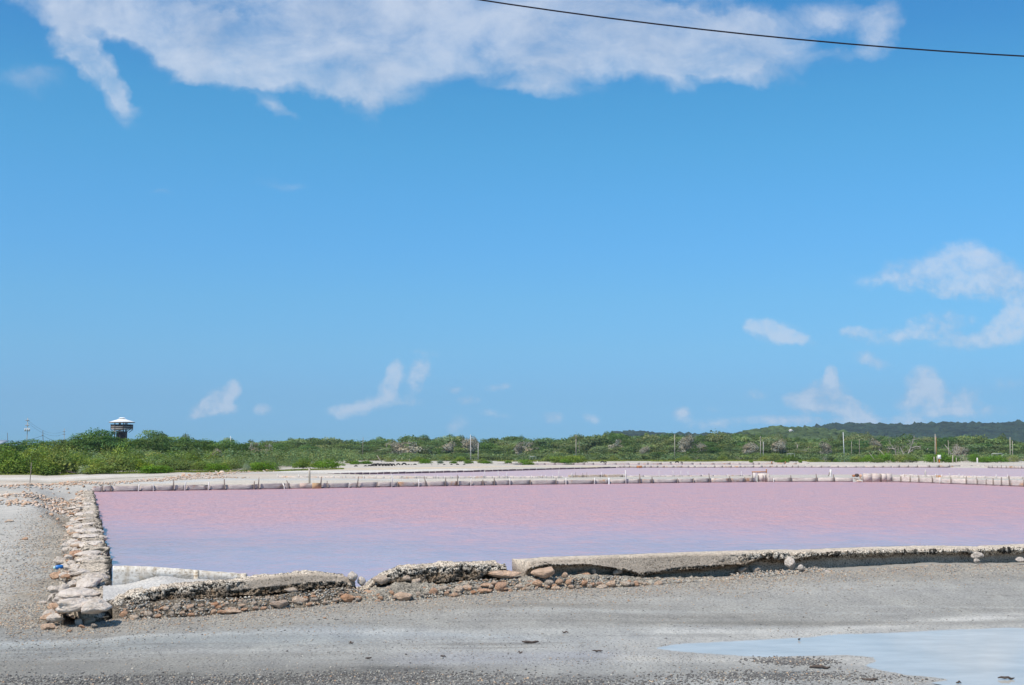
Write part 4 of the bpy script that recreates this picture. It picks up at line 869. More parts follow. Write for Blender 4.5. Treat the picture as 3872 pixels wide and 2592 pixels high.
tall_post(3141,1804,1776,9,'salt crusted white stake beside the leaning dark rod', M_white_post, .12)
tall_post(3499,1797,1782,6,'tan stake standing on the dyke right of the white block', M_pole, .12)
tall_post(113,1830,1750,3,'thin rusty rod standing alone on the white sand at the left', M_post, .1, 6)
tall_post(2998-100,1803,1774,5,'dark rusted upright at the right end of the rusty gate', M_rust, .12)
tall_post(3533,1752,1728,4,'left grey post in front of the dark round mangrove by the sign', M_pole, .12, -1)
tall_post(3545,1752,1726,4,'grey post just left of the white sign', M_pole, .12, -2)
tall_post(3602,1752,1722,4,'grey post at the right side of the dark round mangrove', M_pole, .12, 1)
tall_post(3616,1752,1732,3,'thin post right of the dark round mangrove', M_pole, .12)
tall_post(3696,1752,1732,6,'stout pale post alone on the far dyke at the right', M_white_post, .12, -1)
def sign():
    p = PZ(3552, 1752, .12); k = p[1]/F; r = empty('sign', p); tag(r, 'small blank white sign on an orange post in front of the round mangrove', 'sign')
    mb = MB(); mb.box((0, 0, 8*k), (4*k, 4*k, 17*k)); mb.build('post', M_orange, r)
    mb = MB(); mb.box((-.02, -3*k, 23*k), (12*k, 1.2*k, 15*k)); mb.build('sign_board', M_white, r)
sign()
def gate():
    p = PZ(2872, 1822.8, WZ); k = p[1]/F; r = empty('sluice_gate', p); tag(r, 'rust streaked white sluice gate standing above the far edging', 'sluice gate')
    M_g = wood('rust_streaked_concrete', (.5,.42,.36), (.72,.66,.61), (4, 4, .5), (.42,.2,.09))
    mb = MB(); mb.box((-20*k+0, 0, 17*k), (12*k, .18, 34*k), jit=.01); mb.build('pier', M_g, r)
    mb = MB(); mb.box((10*k, 0, 17*k), (34*k, .14, 33*k), jit=.01); mb.build('gate_panel', M_g, r)
    mb = MB(); mb.box((-2*k, .0, 37*k), (50*k, .2, 3.5*k), jit=.01); mb.build('top_beam', M_rust, r)
    mb = MB(); mb.box((33*k, 0, 15*k), (11*k, .2, 30*k), jit=.01); mb.build('pier', M_plank, r)
    for x in (-6, 12, 22): mb = MB(); mb.box((x*k, -.1, 13*k), (2.2*k, .03, 26*k)); mb.build('stain_batten', M_post, r)
    p = PZ(3318, 1823.2, WZ); k = p[1]/F; r = empty('white_block', p); tag(r, 'tall white board box standing above the edging right of the rusty heap', 'board box')
    for i, (x0, w) in enumerate(((-53, 31), (-22, 32), (10, 23), (33, 21))):
        mb = MB(); mb.box(((x0+w/2)*k, 0, 16*k), (w*k-.015, .35, (32-i*.4)*k), jit=.012); mb.build('board', M_plank, r)
    mb = MB(); mb.box((10*k, -.2, 15*k), (2.5*k, .05, 30*k)); mb.build('stain_batten', M_post, r)
    p = PZ(3248, 1824, WZ)
    for j, (x, y, w, h, m, lb, nm) in enumerate([(3228,1800,9,9,M_rust,'small rusty drum fragment at the left of the rusty heap','drum'), (3240,1798,13,13,M_darkpole,'dark round rusty drum lying in the break of the dyke','drum'),
        (3254,1800,14,16,M_stone,'tan rock on top of the heap in the break of the dyke','rock'), (3238,1812,22,6,M_stone,'flat tan rock in the break below the dark drum','rock'), (3256,1811,16,7,M_stone,'orange rock in the break left of the white boards','rock'),
        (3247,1820,30,7,M_stone,'pale rock at the waterline in the break of the dyke','rock')]):
        q = PY(x, y, 81); s = 81/F
        if nm == 'drum': mb = MB(); mb.tube([(0, -.12, 0), (0, .12, 0)], [w*s/2, w*s/2], 10, cap=True); o = mb.build('drum', m, loc=q)
        else: o = link('rock', BIGROCKS[j % 6], loc=q, scl=(w*s, w*s*.8, h*s))
        tag(o, lb, nm)
    q = PZ(2417, 1771, .0); mb = MB(); mb.box((0, -.15, .18), (20*q[1]/F, .1, .3), jit=.01); tag(mb.build('board', M_rust, loc=q), 'small rust orange board set in the far edging of the second pond', 'board')
    for x, y in ((2918, 1756), (2970, 1756)): 
        q = PZ(x, y, .1); mb = MB(); mb.box((0, 0, .3), (3.5*q[1]/F, .1, 8*q[1]/F)); tag(mb.build('rusty_post', M_rust, loc=q), 'small rusty upright on the farthest plank line at the %s' % ('left of the pair' if x < 2940 else 'right of the pair'), 'post')
gate()

# half buried tyres along the flats
def tyres():
    T = []
    for i in range(26):
        mb = None
    u = np.linspace(0, 2*math.pi, 17)[:-1]; w = np.linspace(0, 2*math.pi, 9)[:-1]; v = []; 
    for a in u:
        for b in w: v.append(((.30+.09*math.cos(b))*math.cos(a), .10*math.sin(b), (.30+.09*math.cos(b))*math.sin(a)))
    q = [[i*8+j, ((i+1) % 16)*8+j, ((i+1) % 16)*8+(j+1) % 8, i*8+(j+1) % 8] for i in range(16) for j in range(8)]
    me = mesh_np('tyre', np.array(v), None, q, True); me.materials.append(M_rubber)
    spots = [(1416,1764.5,1,1),(1428,1764.2,1.05,1),(1441,1764.2,1,1),(1453,1764,.95,1),(1464,1764,.95,1),(1475,1764,1,1),(1486,1763.5,.9,1),(1408,1765,.8,1),(1396,1765.5,.7,.8),(1382,1765.5,.7,.7),(1346,1766,.8,.6),
             (1506,1761,.9,.9),(1528,1760.5,1.1,.8),(1545,1760,.7,.6),(1556,1760,.6,.6),(1569,1760,.8,.7),(1632,1760,.6,.5),(1657,1759.5,.6,.5),(1680,1759.5,.7,.6),(1707,1759.5,.7,.6),(1730,1759.5,.8,.6),(1755,1759.5,.7,.6),(2278,1751,1.1,.8),(2289,1751,.9,.7),(2536,1751.5,.8,.5),(2560,1751.5,1.1,.7),(2578,1751.5,.8,.6)]
    for n, (x, y, s, up) in enumerate(spots):
        p = PZ(x, y, .12); o = link('tyre', me, loc=(p[0], p[1], .12-.03+(up-1)*.3), rot=(0, 0, rng.uniform(-.25, .25)), scl=(s*1.15, s, s*1.25))
        lab = 'black tyre half buried upright in the unbroken wavy row of tyres' if n < 9 else 'black tyre buried nearly to its top in the white far dyke' if x < 2000 else 'black tyre lying on the grey flats far behind the ponds'
        if n < 9: lab = 'half buried upright tyre, %s from the right end of the wavy row' % ('first second third fourth fifth sixth seventh eighth ninth'.split()[[6,5,4,3,2,1,0,7,8][n]])
        names = 'first second third fourth fifth sixth seventh eighth ninth tenth eleventh twelfth thirteenth'.split()
        if 9 <= n: lab = (('black tyre sunk nearly to its top, %s from the left right of the wavy row' % names[n-11]) if n > 10 and x < 2000 else 'black tyre on the grey flats far behind the ponds, %s from the left' % names[n-22] if x > 2000 else 'black tyre sunk left of the wavy row, %s' % ('nearer to the row' if n == 9 else 'farthest from the row'))
        tag(o, lab, 'tyre', 'tyres in the wavy row' if n < 9 else 'tyres sunk in the far dyke' if x < 2000 else 'tyres on the far flats')
tyres()

# rubble strips on the left flats
def rubble():
    lines = [([(-60,1862),(60,1850),(170,1842),(290,1832)], 46, 12, 'orange limestone rock in the rubble strip near the pond corner', 'rocks of the nearer left rubble strip'),
             ([(-60,1882),(60,1879),(160,1872),(230,1867)], 22, 10, 'pinkish rock in the lowest thin rubble strip at the left', 'rocks of the lowest left rubble strip'),
             ([(620,1817),(700,1810),(820,1799),(900,1790),(1000,1783),(1040,1780)], 46, 10, 'pale rock in the rubble strip running up to the mangroves', 'rocks of the upper rubble strip')]
    for li, (ln, n, w, lb, gr) in enumerate(lines):
        L_ = np.array(ln, float)
        for k in range(n):
            t = rng.uniform(0, len(L_)-1); i = min(int(t), len(L_)-2); x, y = L_[i]+(L_[i+1]-L_[i])*(t-i); y += rng.normal(0, 3.2 if li != 1 else 2.5)
            p = lay(x, y, .12); s = p[1]/F*w*rng.uniform(.5, 1.5)
            o = link('rock', SMALLROCKS[k % 6], loc=(p[0], p[1], p[2]+s*.15), rot=tuple(rng.uniform(-.5, .5, 3)), scl=(s*1.3, s, s*.5)); tag(o, lb, 'rock', gr)
    g = np.random.default_rng(51); out = []
    for ln in (RUB1, RUB2, pz([(560,1822),(700,1812),(820,1800),(900,1792),(1040,1783)], .1), pz([(330,1838),(500,1826),(700,1820),(900,1815)], .1), pz([(60,1905),(200,1900),(290,1890)], .05)):
        for k in range(420):
            t = g.uniform(0, len(ln)-1); i = min(int(t), len(ln)-2); out.append(ln[i]+(ln[i+1]-ln[i])*(t-i)+g.normal(0, 1, 2)*np.array([.7, 1.0]))
    P = np.array(out); z = ground_h(P); c = np.array([[.58,.42,.31],[.62,.52,.44],[.5,.33,.22],[.4,.34,.28]])[g.integers(0, 4, len(P))]
    tag(pebbles('rubble', np.c_[P, z+.02], g.uniform(.03, .10, len(P)), c, 52), kind='stuff')
    p = lay(1003, 1778, .12); tag(link('rock', BIGROCKS[2], loc=(p[0], p[1], .3), scl=(.62, .5, .45)), 'big whitish boulder beside the mangrove at the end of the upper rubble strip', 'rock')
    p = lay(838, 1791, .12); tag(link('rock', SLABROCKS[3], loc=(p[0], p[1], .22), scl=(.6, .4, .3)), 'white slab tilted on top of the upper rubble strip', 'rock')
rubble()

# ------------------------------------------------------------------ vegetation
def leaves(n, centres, radii, size, g, up=.35, shell=.75, flat=1.0, tint=(.55, 1.4)):
    """n small leaf clumps on the outer shells of sub-crowns; returns verts, quads, colours"""
    w = radii[:, 0]*radii[:, 2]+radii[:, 0]**2; k = g.choice(len(centres), n, p=w/w.sum())
    d = g.normal(size=(n, 3)); d[:, 2] = np.abs(d[:, 2])*.9-.25*g.random(n); d /= np.linalg.norm(d, axis=1, keepdims=True)
    r = (shell+(1-shell)*g.random(n)**.5)*(1+.14*g.normal(size=n)); P = centres[k]+d*radii[k]*r[:, None]
    N = d/radii[k]; N /= np.linalg.norm(N, axis=1, keepdims=True); N = N + g.normal(0, .55, (n, 3)); N[:, 2] += up; N /= np.linalg.norm(N, axis=1, keepdims=True)
    A = np.cross(N, g.normal(size=(n, 3))); A /= np.linalg.norm(A, axis=1, keepdims=True); B = np.cross(N, A)
    s = size*g.uniform(.6, 1.4, n)[:, None]; v = np.stack([P-A*s, P-B*s*.6, P+A*s, P+B*s*.6], 1)
    q = np.arange(n*4).reshape(n, 4); kb = g.uniform(*tint, len(centres))[k]; c = kb*g.uniform(.8, 1.2, n)
    yl = g.uniform(-.12, .12, n)+g.uniform(-.12, .12, len(centres))[k]
    C = np.c_[c*(1+yl), c, c*(1-yl)]; return v.reshape(-1, 3), q, np.repeat(C, 4, 0)
def crown_mesh(name, seed, n, w, h, size, lobes, kind='dome', z0=0, m=None):
    g = np.random.default_rng(seed); cs, rs = [], []
    for i in range(lobes):
        a = g.uniform(0, 6.28); r = g.uniform(0, 1)**.6
        if kind == 'dome':    # a bush to the ground
            rr = g.uniform(.22, .36)*w; x, y = math.cos(a)*r*(w/2-rr*.6), math.sin(a)*r*(w/2-rr*.6); zt = h*(1-.45*r*r)*g.uniform(.6, 1.0); z = max(rr*.6, zt-rr*.8)*g.uniform(.5, 1); z = g.uniform(.15, 1)*max(.1, zt-rr*.75); cs.append((x, y, z)); rs.append((rr, rr, rr*g.uniform(.7, .95)))
        elif kind == 'flat':  # layered acacia plates
            rr = g.uniform(.16, .34)*w; x, y = math.cos(a)*r*(w/2-rr*.5), math.sin(a)*r*(w/2-rr*.5); z = z0+(h-z0)*(g.uniform(.25, 1)-.45*r*r); cs.append((x, y, z)); rs.append((rr, rr, rr*g.uniform(.22, .38)))
        else:                 # rounded tree
            rr = g.uniform(.18, .32)*w; x, y = math.cos(a)*r*(w/2-rr*.6), math.sin(a)*r*(w/2-rr*.6); z = z0+(h-z0)*(g.uniform(.1, .95)-.4*r*r); z = max(z, z0*.6+rr*.3); cs.append((x, y, z)); rs.append((rr, rr, rr*g.uniform(.5, .75)))
    v, q, c = leaves(n, np.array(cs), np.array(rs), size, g, up=.35 if kind != 'flat' else .7)
    v[:, 2] = np.maximum(v[:, 2], .01); me = mesh_np('crown', v, None, q, False, c); 
    if m: me.materials.append(m)
    return me, cs
def limb_mesh(name, seed, h, cs, r0, m, nb=5, spread=.6):
    g = np.random.default_rng(seed); mb = MB(); fork = h*.28
    mb.tube([(0, 0, -.2), (g.uniform(-.1, .1), 0, fork*.5), (g.uniform(-.2, .2), .05, fork)], [r0, r0*.8, r0*.65], 6)
    for i in range(min(nb, len(cs))):
        c = cs[i]; mid = (c[0]*.5+g.uniform(-.2, .2), c[1]*.5, fork+(c[2]-fork)*.55)
        mb.tube([(0, .0, fork*.9), mid, c], [r0*.5, r0*.3, r0*.1], 5)
    me = mb.mesh(name); me.materials.append(m); return me
def dead_mesh(name, seed, h, r0, depth, spread, m, k0=3, droop=0, twig=.5):
    g = np.random.default_rng(seed); mb = MB()
    def grow(p, d, L_, r, lv):
        pts = [p]; q = np.array(p, float); dd = np.array(d, float)
        for i in range(3):
            dd = dd + g.normal(0, .22, 3); dd[2] -= droop*.1; dd /= np.linalg.norm(dd); q = q+dd*L_/3; pts.append(q.copy())
        mb.tube(pts, [r, r*.85, r*.65, r*.42], 4 if lv else 6, cap=False)
        if lv < depth:
            for j in range(k0 if lv else k0+1):
                b = pts[g.integers(1, 4)]; nd = dd*(1-spread)+g.normal(0, spread, 3); nd[2] = nd[2]*.7+.25; nd /= np.linalg.norm(nd); grow(b, nd, L_*g.uniform(.5, .8), r*.5, lv+1)
    grow((0, 0, -.1), (g.uniform(-.2, .2), 0, 1), h*.42, r0, 0)
    me = mb.mesh(name); me.materials.append(m); return me

BUSH = [crown_mesh('crown', 500+i, 2600, 3.6, 3.0, .105, 20, 'dome', m=None) for i in range(5)]
ACAC = [crown_mesh('crown', 520+i, 3000, 9.0, 7.0, .20, 26, 'flat', 2.0) for i in range(4)]
RND = [crown_mesh('crown', 540+i, 2500, 8.0, 7.0, .26, 22, 'round', 1.8) for i in range(5)]
def variant(me, m): c = me.copy(); c.materials.clear(); c.materials.append(m); return c
CR = {'bush': [variant(b[0], M_mang) for b in BUSH], 'bright': [variant(b[0], M_gleaf) for b in BUSH[:3]], 'sage': [variant(BUSH[3][0], M_sage)],
      'acacia': [variant(b[0], M_acac) for b in ACAC], 'round': [variant(b[0], M_wood) for b in RND], 'flatwood': [variant(b[0], M_wood) for b in ACAC],
      'drybush': [dead_mesh('branches', 560+i, 3.6, .05, 4, .62, M_bark, 3) for i in range(3)], 'deadtree': [dead_mesh('branches', 570+i, 8.0, .22, 3, .55, M_bark, 3) for i in range(4)],
      'thicket': [variant(RND[i][0], M_twig) for i in (1, 3)]}
TK = {'bush': [limb_mesh('stem', 600+i, 3.0, b[1], .06, M_bark, 7) for i, b in enumerate(BUSH)], 'acacia': [limb_mesh('trunk', 620+i, 7, b[1], .17, M_bark2, 9) for i, b in enumerate(ACAC)],
      'round': [limb_mesh('trunk', 640+i, 7, b[1], .16, M_bark2, 8) for i, b in enumerate(RND)]}
SIZE = {'bush': (3.6, 3.0), 'bright': (3.6, 3.0), 'sage': (3.6, 3.0), 'acacia': (9.0, 7.2), 'round': (8.0, 7.2), 'flatwood': (9., 7.2), 'thicket': (8.0, 7.2), 'drybush': (3.2, 2.6), 'deadtree': (6., 6.5)}
TKEY = {'thicket': 'round', 'bush': 'bush', 'bright': 'bush', 'sage': 'bush', 'acacia': 'acacia', 'flatwood': 'acacia', 'round': 'round'}
NAME = {'thicket': 'dead_thicket', 'bush': 'mangrove_bush', 'bright': 'mangrove_bush', 'sage': 'shrub', 'acacia': 'acacia_tree', 'flatwood': 'acacia_tree', 'round': 'tree', 'drybush': 'dry_bush', 'deadtree': 'dead_tree'}
LOOK = {'thicket': 'grey leafless thicket', 'bush': 'olive mangrove bush', 'bright': 'bright green bush', 'sage': 'silvery shrub', 'acacia': 'feathery dark acacia', 'flatwood': 'pale layered acacia',
        'round': 'dense green tree', 'drybush': 'leafless grey bush', 'deadtree': 'bare dead tree'}
CAT = {'thicket': 'thicket', 'bush': 'bush', 'bright': 'bush', 'sage': 'shrub', 'acacia': 'tree', 'flatwood': 'tree', 'round': 'tree', 'drybush': 'bush', 'deadtree': 'dead tree'}
ALLP = []
def plant(kind, px, Y, top, width_px, row, seed=None, base=None):
    """a plant at distance Y whose crown reaches photo row top and is width_px wide"""
    i = rng.integers(0, 99); X = PX(px, Y); zb = float(ground_h(np.array([[X, Y]]))[0]) if base is None else base
    H_ = PY(px, top, Y)[2]-zb; W_ = width_px*Y/F; w0, h0 = SIZE[kind]
    r = empty(NAME[kind], (X, Y, zb), rng.uniform(0, 6.28)); sx, sz = W_/w0, max(.3, H_/h0); r.scale = (sx, sx, sz)
    c = CR[kind][i % len(CR[kind])]; o = link('branches' if kind in ('drybush', 'deadtree') else 'crown', c, parent=r)
    if kind in TKEY:
        t = TK[TKEY[kind]]; link('stem' if TKEY[kind] == 'bush' else 'trunk', t[i % len(CR[kind]) if len(CR[kind]) == len(t) else 0], parent=r)
    ALLP.append([r, kind, px, row]); return r
SKYL = np.array([(-200,1655),(0,1660),(100,1668),(250,1655),(330,1636),(380,1612),(430,1640),(480,1650),(560,1640),(610,1650),(680,1648),(760,1655),(850,1660),(920,1666),(1000,1668),(1100,1660),(1200,1658),(1300,1660),(1380,1672),(1430,1656),(1500,1664),(1560,1645),(1620,1655),(1680,1648),(1760,1660),(1800,1668),(1900,1655),(1960,1652),(2050,1656),(2130,1660),(2230,1645),(2320,1640),(2400,1648),(2500,1640),(2560,1638),(2640,1648),(2720,1645),(2800,1640),(2880,1646),(2960,1655),(3060,1658),(3150,1660),(3210,1640),(3300,1655),(3420,1640),(3500,1650),(3560,1655),(3660,1650),(3740,1655),(3800,1662),(3872,1668),(4100,1665)], float)
sky_at = lambda x: float(np.interp(x, SKYL[:, 0], SKYL[:, 1]))
def veg():
    # left: mangrove bushes in three ranks, then feathery acacias
    for x, y, t, w, k in [(-70,105,1672,150,'bush'),(20,104,1668,150,'bush'),(95,106,1690,120,'bush'),(130,109,1666,140,'bush'),(215,106,1672,150,'bush'),(290,108,1690,110,'bush'),(345,110,1712,110,'bush'),(405,112,1700,130,'bush'),
        (470,112,1692,110,'bush'),(180,104,1710,120,'bush'),(60,103,1715,130,'bush'),(325,104,1768,60,'sage'),(375,103,1735,110,'bush'),(530,116,1708,110,'bush'),(585,102,1742,130,'bright'),(625,103,1752,60,'bright'),(640,118,1715,110,'bush'),(700,120,1728,90,'bush'),
        (825,119,1732,90,'bright'),(870,124,1722,90,'bush'),(760,124,1730,80,'bush'),(935,121,1748,34,'sage'),(1000,123,1727,112,'bright'),(960,126,1740,70,'bush'),(1150,140,1722,80,'bush'),(1205,150,1728,60,'bright'),(1260,146,1726,100,'bright'),(1225,158,1740,50,'bush')]:
        plant(k, x, y*1.0, t, w, 'front rank')
    for x, Y, t, w, k in [(-40,122,1662,140,'bush'),(50,122,1664,130,'bush'),(160,124,1664,130,'bush'),(250,126,1676,120,'bush'),(330,128,1690,110,'bush'),(395,130,1672,90,'bush'),(462,130,1662,110,'bush'),(430,126,1682,100,'bush'),(520,132,1692,100,'bush'),
        (585,134,1684,110,'bush'),(660,136,1694,100,'bush'),(600,128,1700,100,'bush'),(745,138,1690,100,'bush'),(800,142,1696,100,'bush'),(850,146,1706,90,'bush'),(920,150,1712,80,'bush'),(700,140,1700,90,'bush'),(1060,165,1728,70,'drybush'),(975,160,1718,70,'bush')]:
        plant(k, x, Y, t, w, 'middle rank')
    for x, Y, t, w in [(-60,170,1662,160),(40,175,1658,150),(120,190,1660,130),(215,200,1660,150),(270,185,1650,170),(330,180,1632,150),(378,178,1614,150),(420,182,1640,140),(480,190,1656,150),(540,195,1652,140),(572,190,1622,120),(620,200,1646,140),
        (680,205,1648,150),(740,210,1656,130),(790,215,1658,130),(850,220,1660,130),(910,230,1668,130),(965,235,1670,120),(330,210,1655,160),(450,215,1664,150),(1030,250,1672,130),(700,230,1662,150),(600,225,1660,150)]:
        plant('acacia', x, Y, t, w, 'acacia rank')
    # middle distance shrubs on the flats
    for x, Y, t, w, k in [(1345,205,1742,40,'bright'),(1385,215,1735,60,'bright'),(1330,235,1735,50,'bush'),(1610,225,1730,48,'bright'),(1665,228,1740,30,'sage'),(1715,228,1740,30,'bright'),(1772,225,1732,36,'bright'),(1825,240,1730,50,'bush'),(1840,225,1738,44,'bright'),
        (1920,230,1742,30,'bright'),(1985,228,1728,60,'bright'),(1950,240,1738,40,'drybush'),(2010,228,1736,30,'bright'),(2115,238,1708,70,'bush'),(2160,236,1705,80,'bush'),(2140,232,1722,60,'bright'),(2185,240,1712,60,'bush'),(2320,330,1718,40,'bush'),
        (2075,300,1716,60,'bush'),(1580,300,1722,60,'bush'),(1690,310,1715,60,'bush'),(1470,290,1738,40,'bush'),(1740,290,1720,50,'bush'),(2635,330,1728,30,'drybush'),(2640,320,1738,22,'bright'),(2580,340,1722,60,'bush'),(2735,335,1712,44,'bush'),
        (2790,330,1728,50,'drybush'),(2930,300,1704,60,'bush'),(2985,300,1718,60,'bush'),(2895,310,1712,50,'bush'),(3080,330,1725,40,'bush'),(2960,255,1732,60,'bright'),(2840,260,1745,16,'bright'),(3024,250,1744,16,'bright'),
        (3120,330,1713,46,'drybush'),(3165,330,1726,30,'bright'),(3240,268,1712,60,'bush'),(3290,262,1708,70,'bright'),(3345,260,1700,70,'bright'),(3400,268,1712,80,'bush'),(3450,262,1716,70,'bush'),(3320,256,1722,50,'bush'),(3372,256,1735,60,'drybush'),(3440,256,1738,70,'drybush'),
        (3520,258,1706,60,'bright'),(3560,260,1698,80,'bright'),(3600,258,1710,50,'bright'),(3630,262,1706,60,'drybush'),(3660,258,1720,60,'drybush'),(3685,262,1705,50,'bright'),(3720,258,1716,60,'bright'),(3770,256,1712,80,'bright'),(3820,256,1722,60,'drybush'),(3860,256,1730,60,'drybush'),(3830,270,1712,60,'bush'),(3900,260,1716,70,'bush')]:
        plant(k, x, Y, t, w, 'flats')
    # the wood: four ranks up to the skyline
    for row, Y0, dY, f, w0, step in (('front edge of wood', 352, 8, .34, 70, 62), ('second rank of wood', 378, 9, .62, 95, 66), ('third rank of wood', 405, 10, .84, 110, 72), ('skyline rank of wood', 436, 12, 1.0, 110, 66)):
        x = 1000 + rng.uniform(0, 30)
        if f < .4: x = 1290
        while x < 3960:
            if not (f < .4 and 3200 < x < 3950):
                Y = Y0+rng.uniform(-dY, dY); base = 1722+1.7*F/Y; top = base-(base-sky_at(x))*f*rng.uniform(.8, 1.08); k = rng.choice(['round', 'flatwood', 'acacia', 'round'])
                if f < .4 and rng.random() < .35: k = 'bush'
                if rng.random() < .10 and f > .4: k = 'deadtree'
                plant(k, x, Y, top, w0*rng.uniform(.8, 1.25), row)
            x += step*rng.uniform(.75, 1.2)
    for x, Y, t, w in [(1555,372,1664,130),(1500,380,1672,90),(1700,374,1674,80),(1770,378,1662,80),(1790,384,1655,60),(1985,388,1664,80),(2010,380,1668,70),(2330,382,1656,80),(2600,384,1650,90),(2590,372,1668,60),(2655,376,1678,60),(2840,370,1676,90),(2950,372,1666,90),
        (3120,368,1674,70),(3310,372,1664,70),(3640,300,1694,80),(3620,330,1685,70),(960,225,1668,60),(1010,232,1674,70),(820,160,1700,60),(1960,372,1680,50),(2440,366,1690,60)]:
        plant('thicket', x, Y, t+2, w*.72, 'bare')
    for j in range(44):
        x = rng.uniform(1000, 3900) if j > 7 else rng.uniform(560, 1000); plant(rng.choice(['acacia', 'acacia', 'round', 'flatwood']), x, 448+rng.uniform(0, 12), sky_at(x)-rng.uniform(3, 12), rng.uniform(24, 55), 'skyline rank of wood')
    # particular bare trees
    for x, Y, t, w, k in [(1462,390,1656,70,'deadtree'),(1530,398,1668,90,'deadtree'),(1570,398,1672,90,'deadtree'),(1785,420,1638,70,'deadtree'),(1700,380,1680,60,'deadtree'),(2005,420,1660,60,'deadtree'),(2600,395,1662,90,'deadtree'),(2650,392,1660,70,'deadtree'),
        (3062,400,1640,36,'deadtree'),(3130,385,1660,70,'deadtree'),(3420,330,1634,110,'deadtree'),(3395,335,1642,60,'deadtree'),(3000,385,1664,90,'deadtree'),(2985,380,1672,80,'deadtree'),(3620,300,1660,60,'deadtree'),(3590,290,1680,40,'deadtree'),(2850,390,1672,80,'deadtree'),(965,240,1664,60,'deadtree'),(1790,415,1650,50,'deadtree')]:
        plant(k, x, Y, t, w, 'bare')
veg()
def label_plants():
    marks = [(102,'the transformer pole'),(457,'the watchtower'),(872,'the pale pole past the tower'),(1170,'the tallest pond stake'),(1372,'the dark leaning pole'),(1450,'the wavy tyre row'),(1779,'the tall pale pole'),(2178,'the thick brown pole'),(2417,'the rust orange board'),(2551,'the grey pole'),(2876,'the brown pole pair'),
             (3002,'the hilltop house'),(3188,'the leaning grey pole'),(3430,'the forked dead tree'),(3552,'the white sign'),(3696,'the stout pale post'),(3824,'the last pole pair')]
    ords = ['nearest', 'second', 'third', 'fourth', 'fifth', 'sixth', 'seventh', 'eighth', 'ninth', 'tenth', 'eleventh', 'twelfth']
    rows = {'front rank': 'in the front rank', 'middle rank': 'in the middle rank', 'acacia rank': 'behind the mangroves', 'flats': 'on the flats', 'bare': 'among the trees'}
    seen = {}
    for r, k, x, row in sorted(ALLP, key=lambda a: a[2]):
        mx, mn = min(marks, key=lambda q: abs(q[0]-x)); seen.setdefault((k, row, mn, x >= mx), []).append((abs(x-mx), r))
    for (k, row, mn, right), L_ in seen.items():
        for i, (d, r) in enumerate(sorted(L_, key=lambda q: q[0])):
            o = '' if len(L_) == 1 else ords[i]+' '
            tag(r, f"{o}{LOOK[k]} {'right' if right else 'left'} of {mn}, {rows.get(row, row)}", CAT[k], {'front rank': 'mangroves by the sand', 'middle rank': 'mangroves behind the front rank', 'acacia rank': 'acacias behind the mangroves', 'flats': 'shrubs on the flats', 'bare': 'bare trees in the wood'}.get(row, 'trees of the wood'))
label_plants()

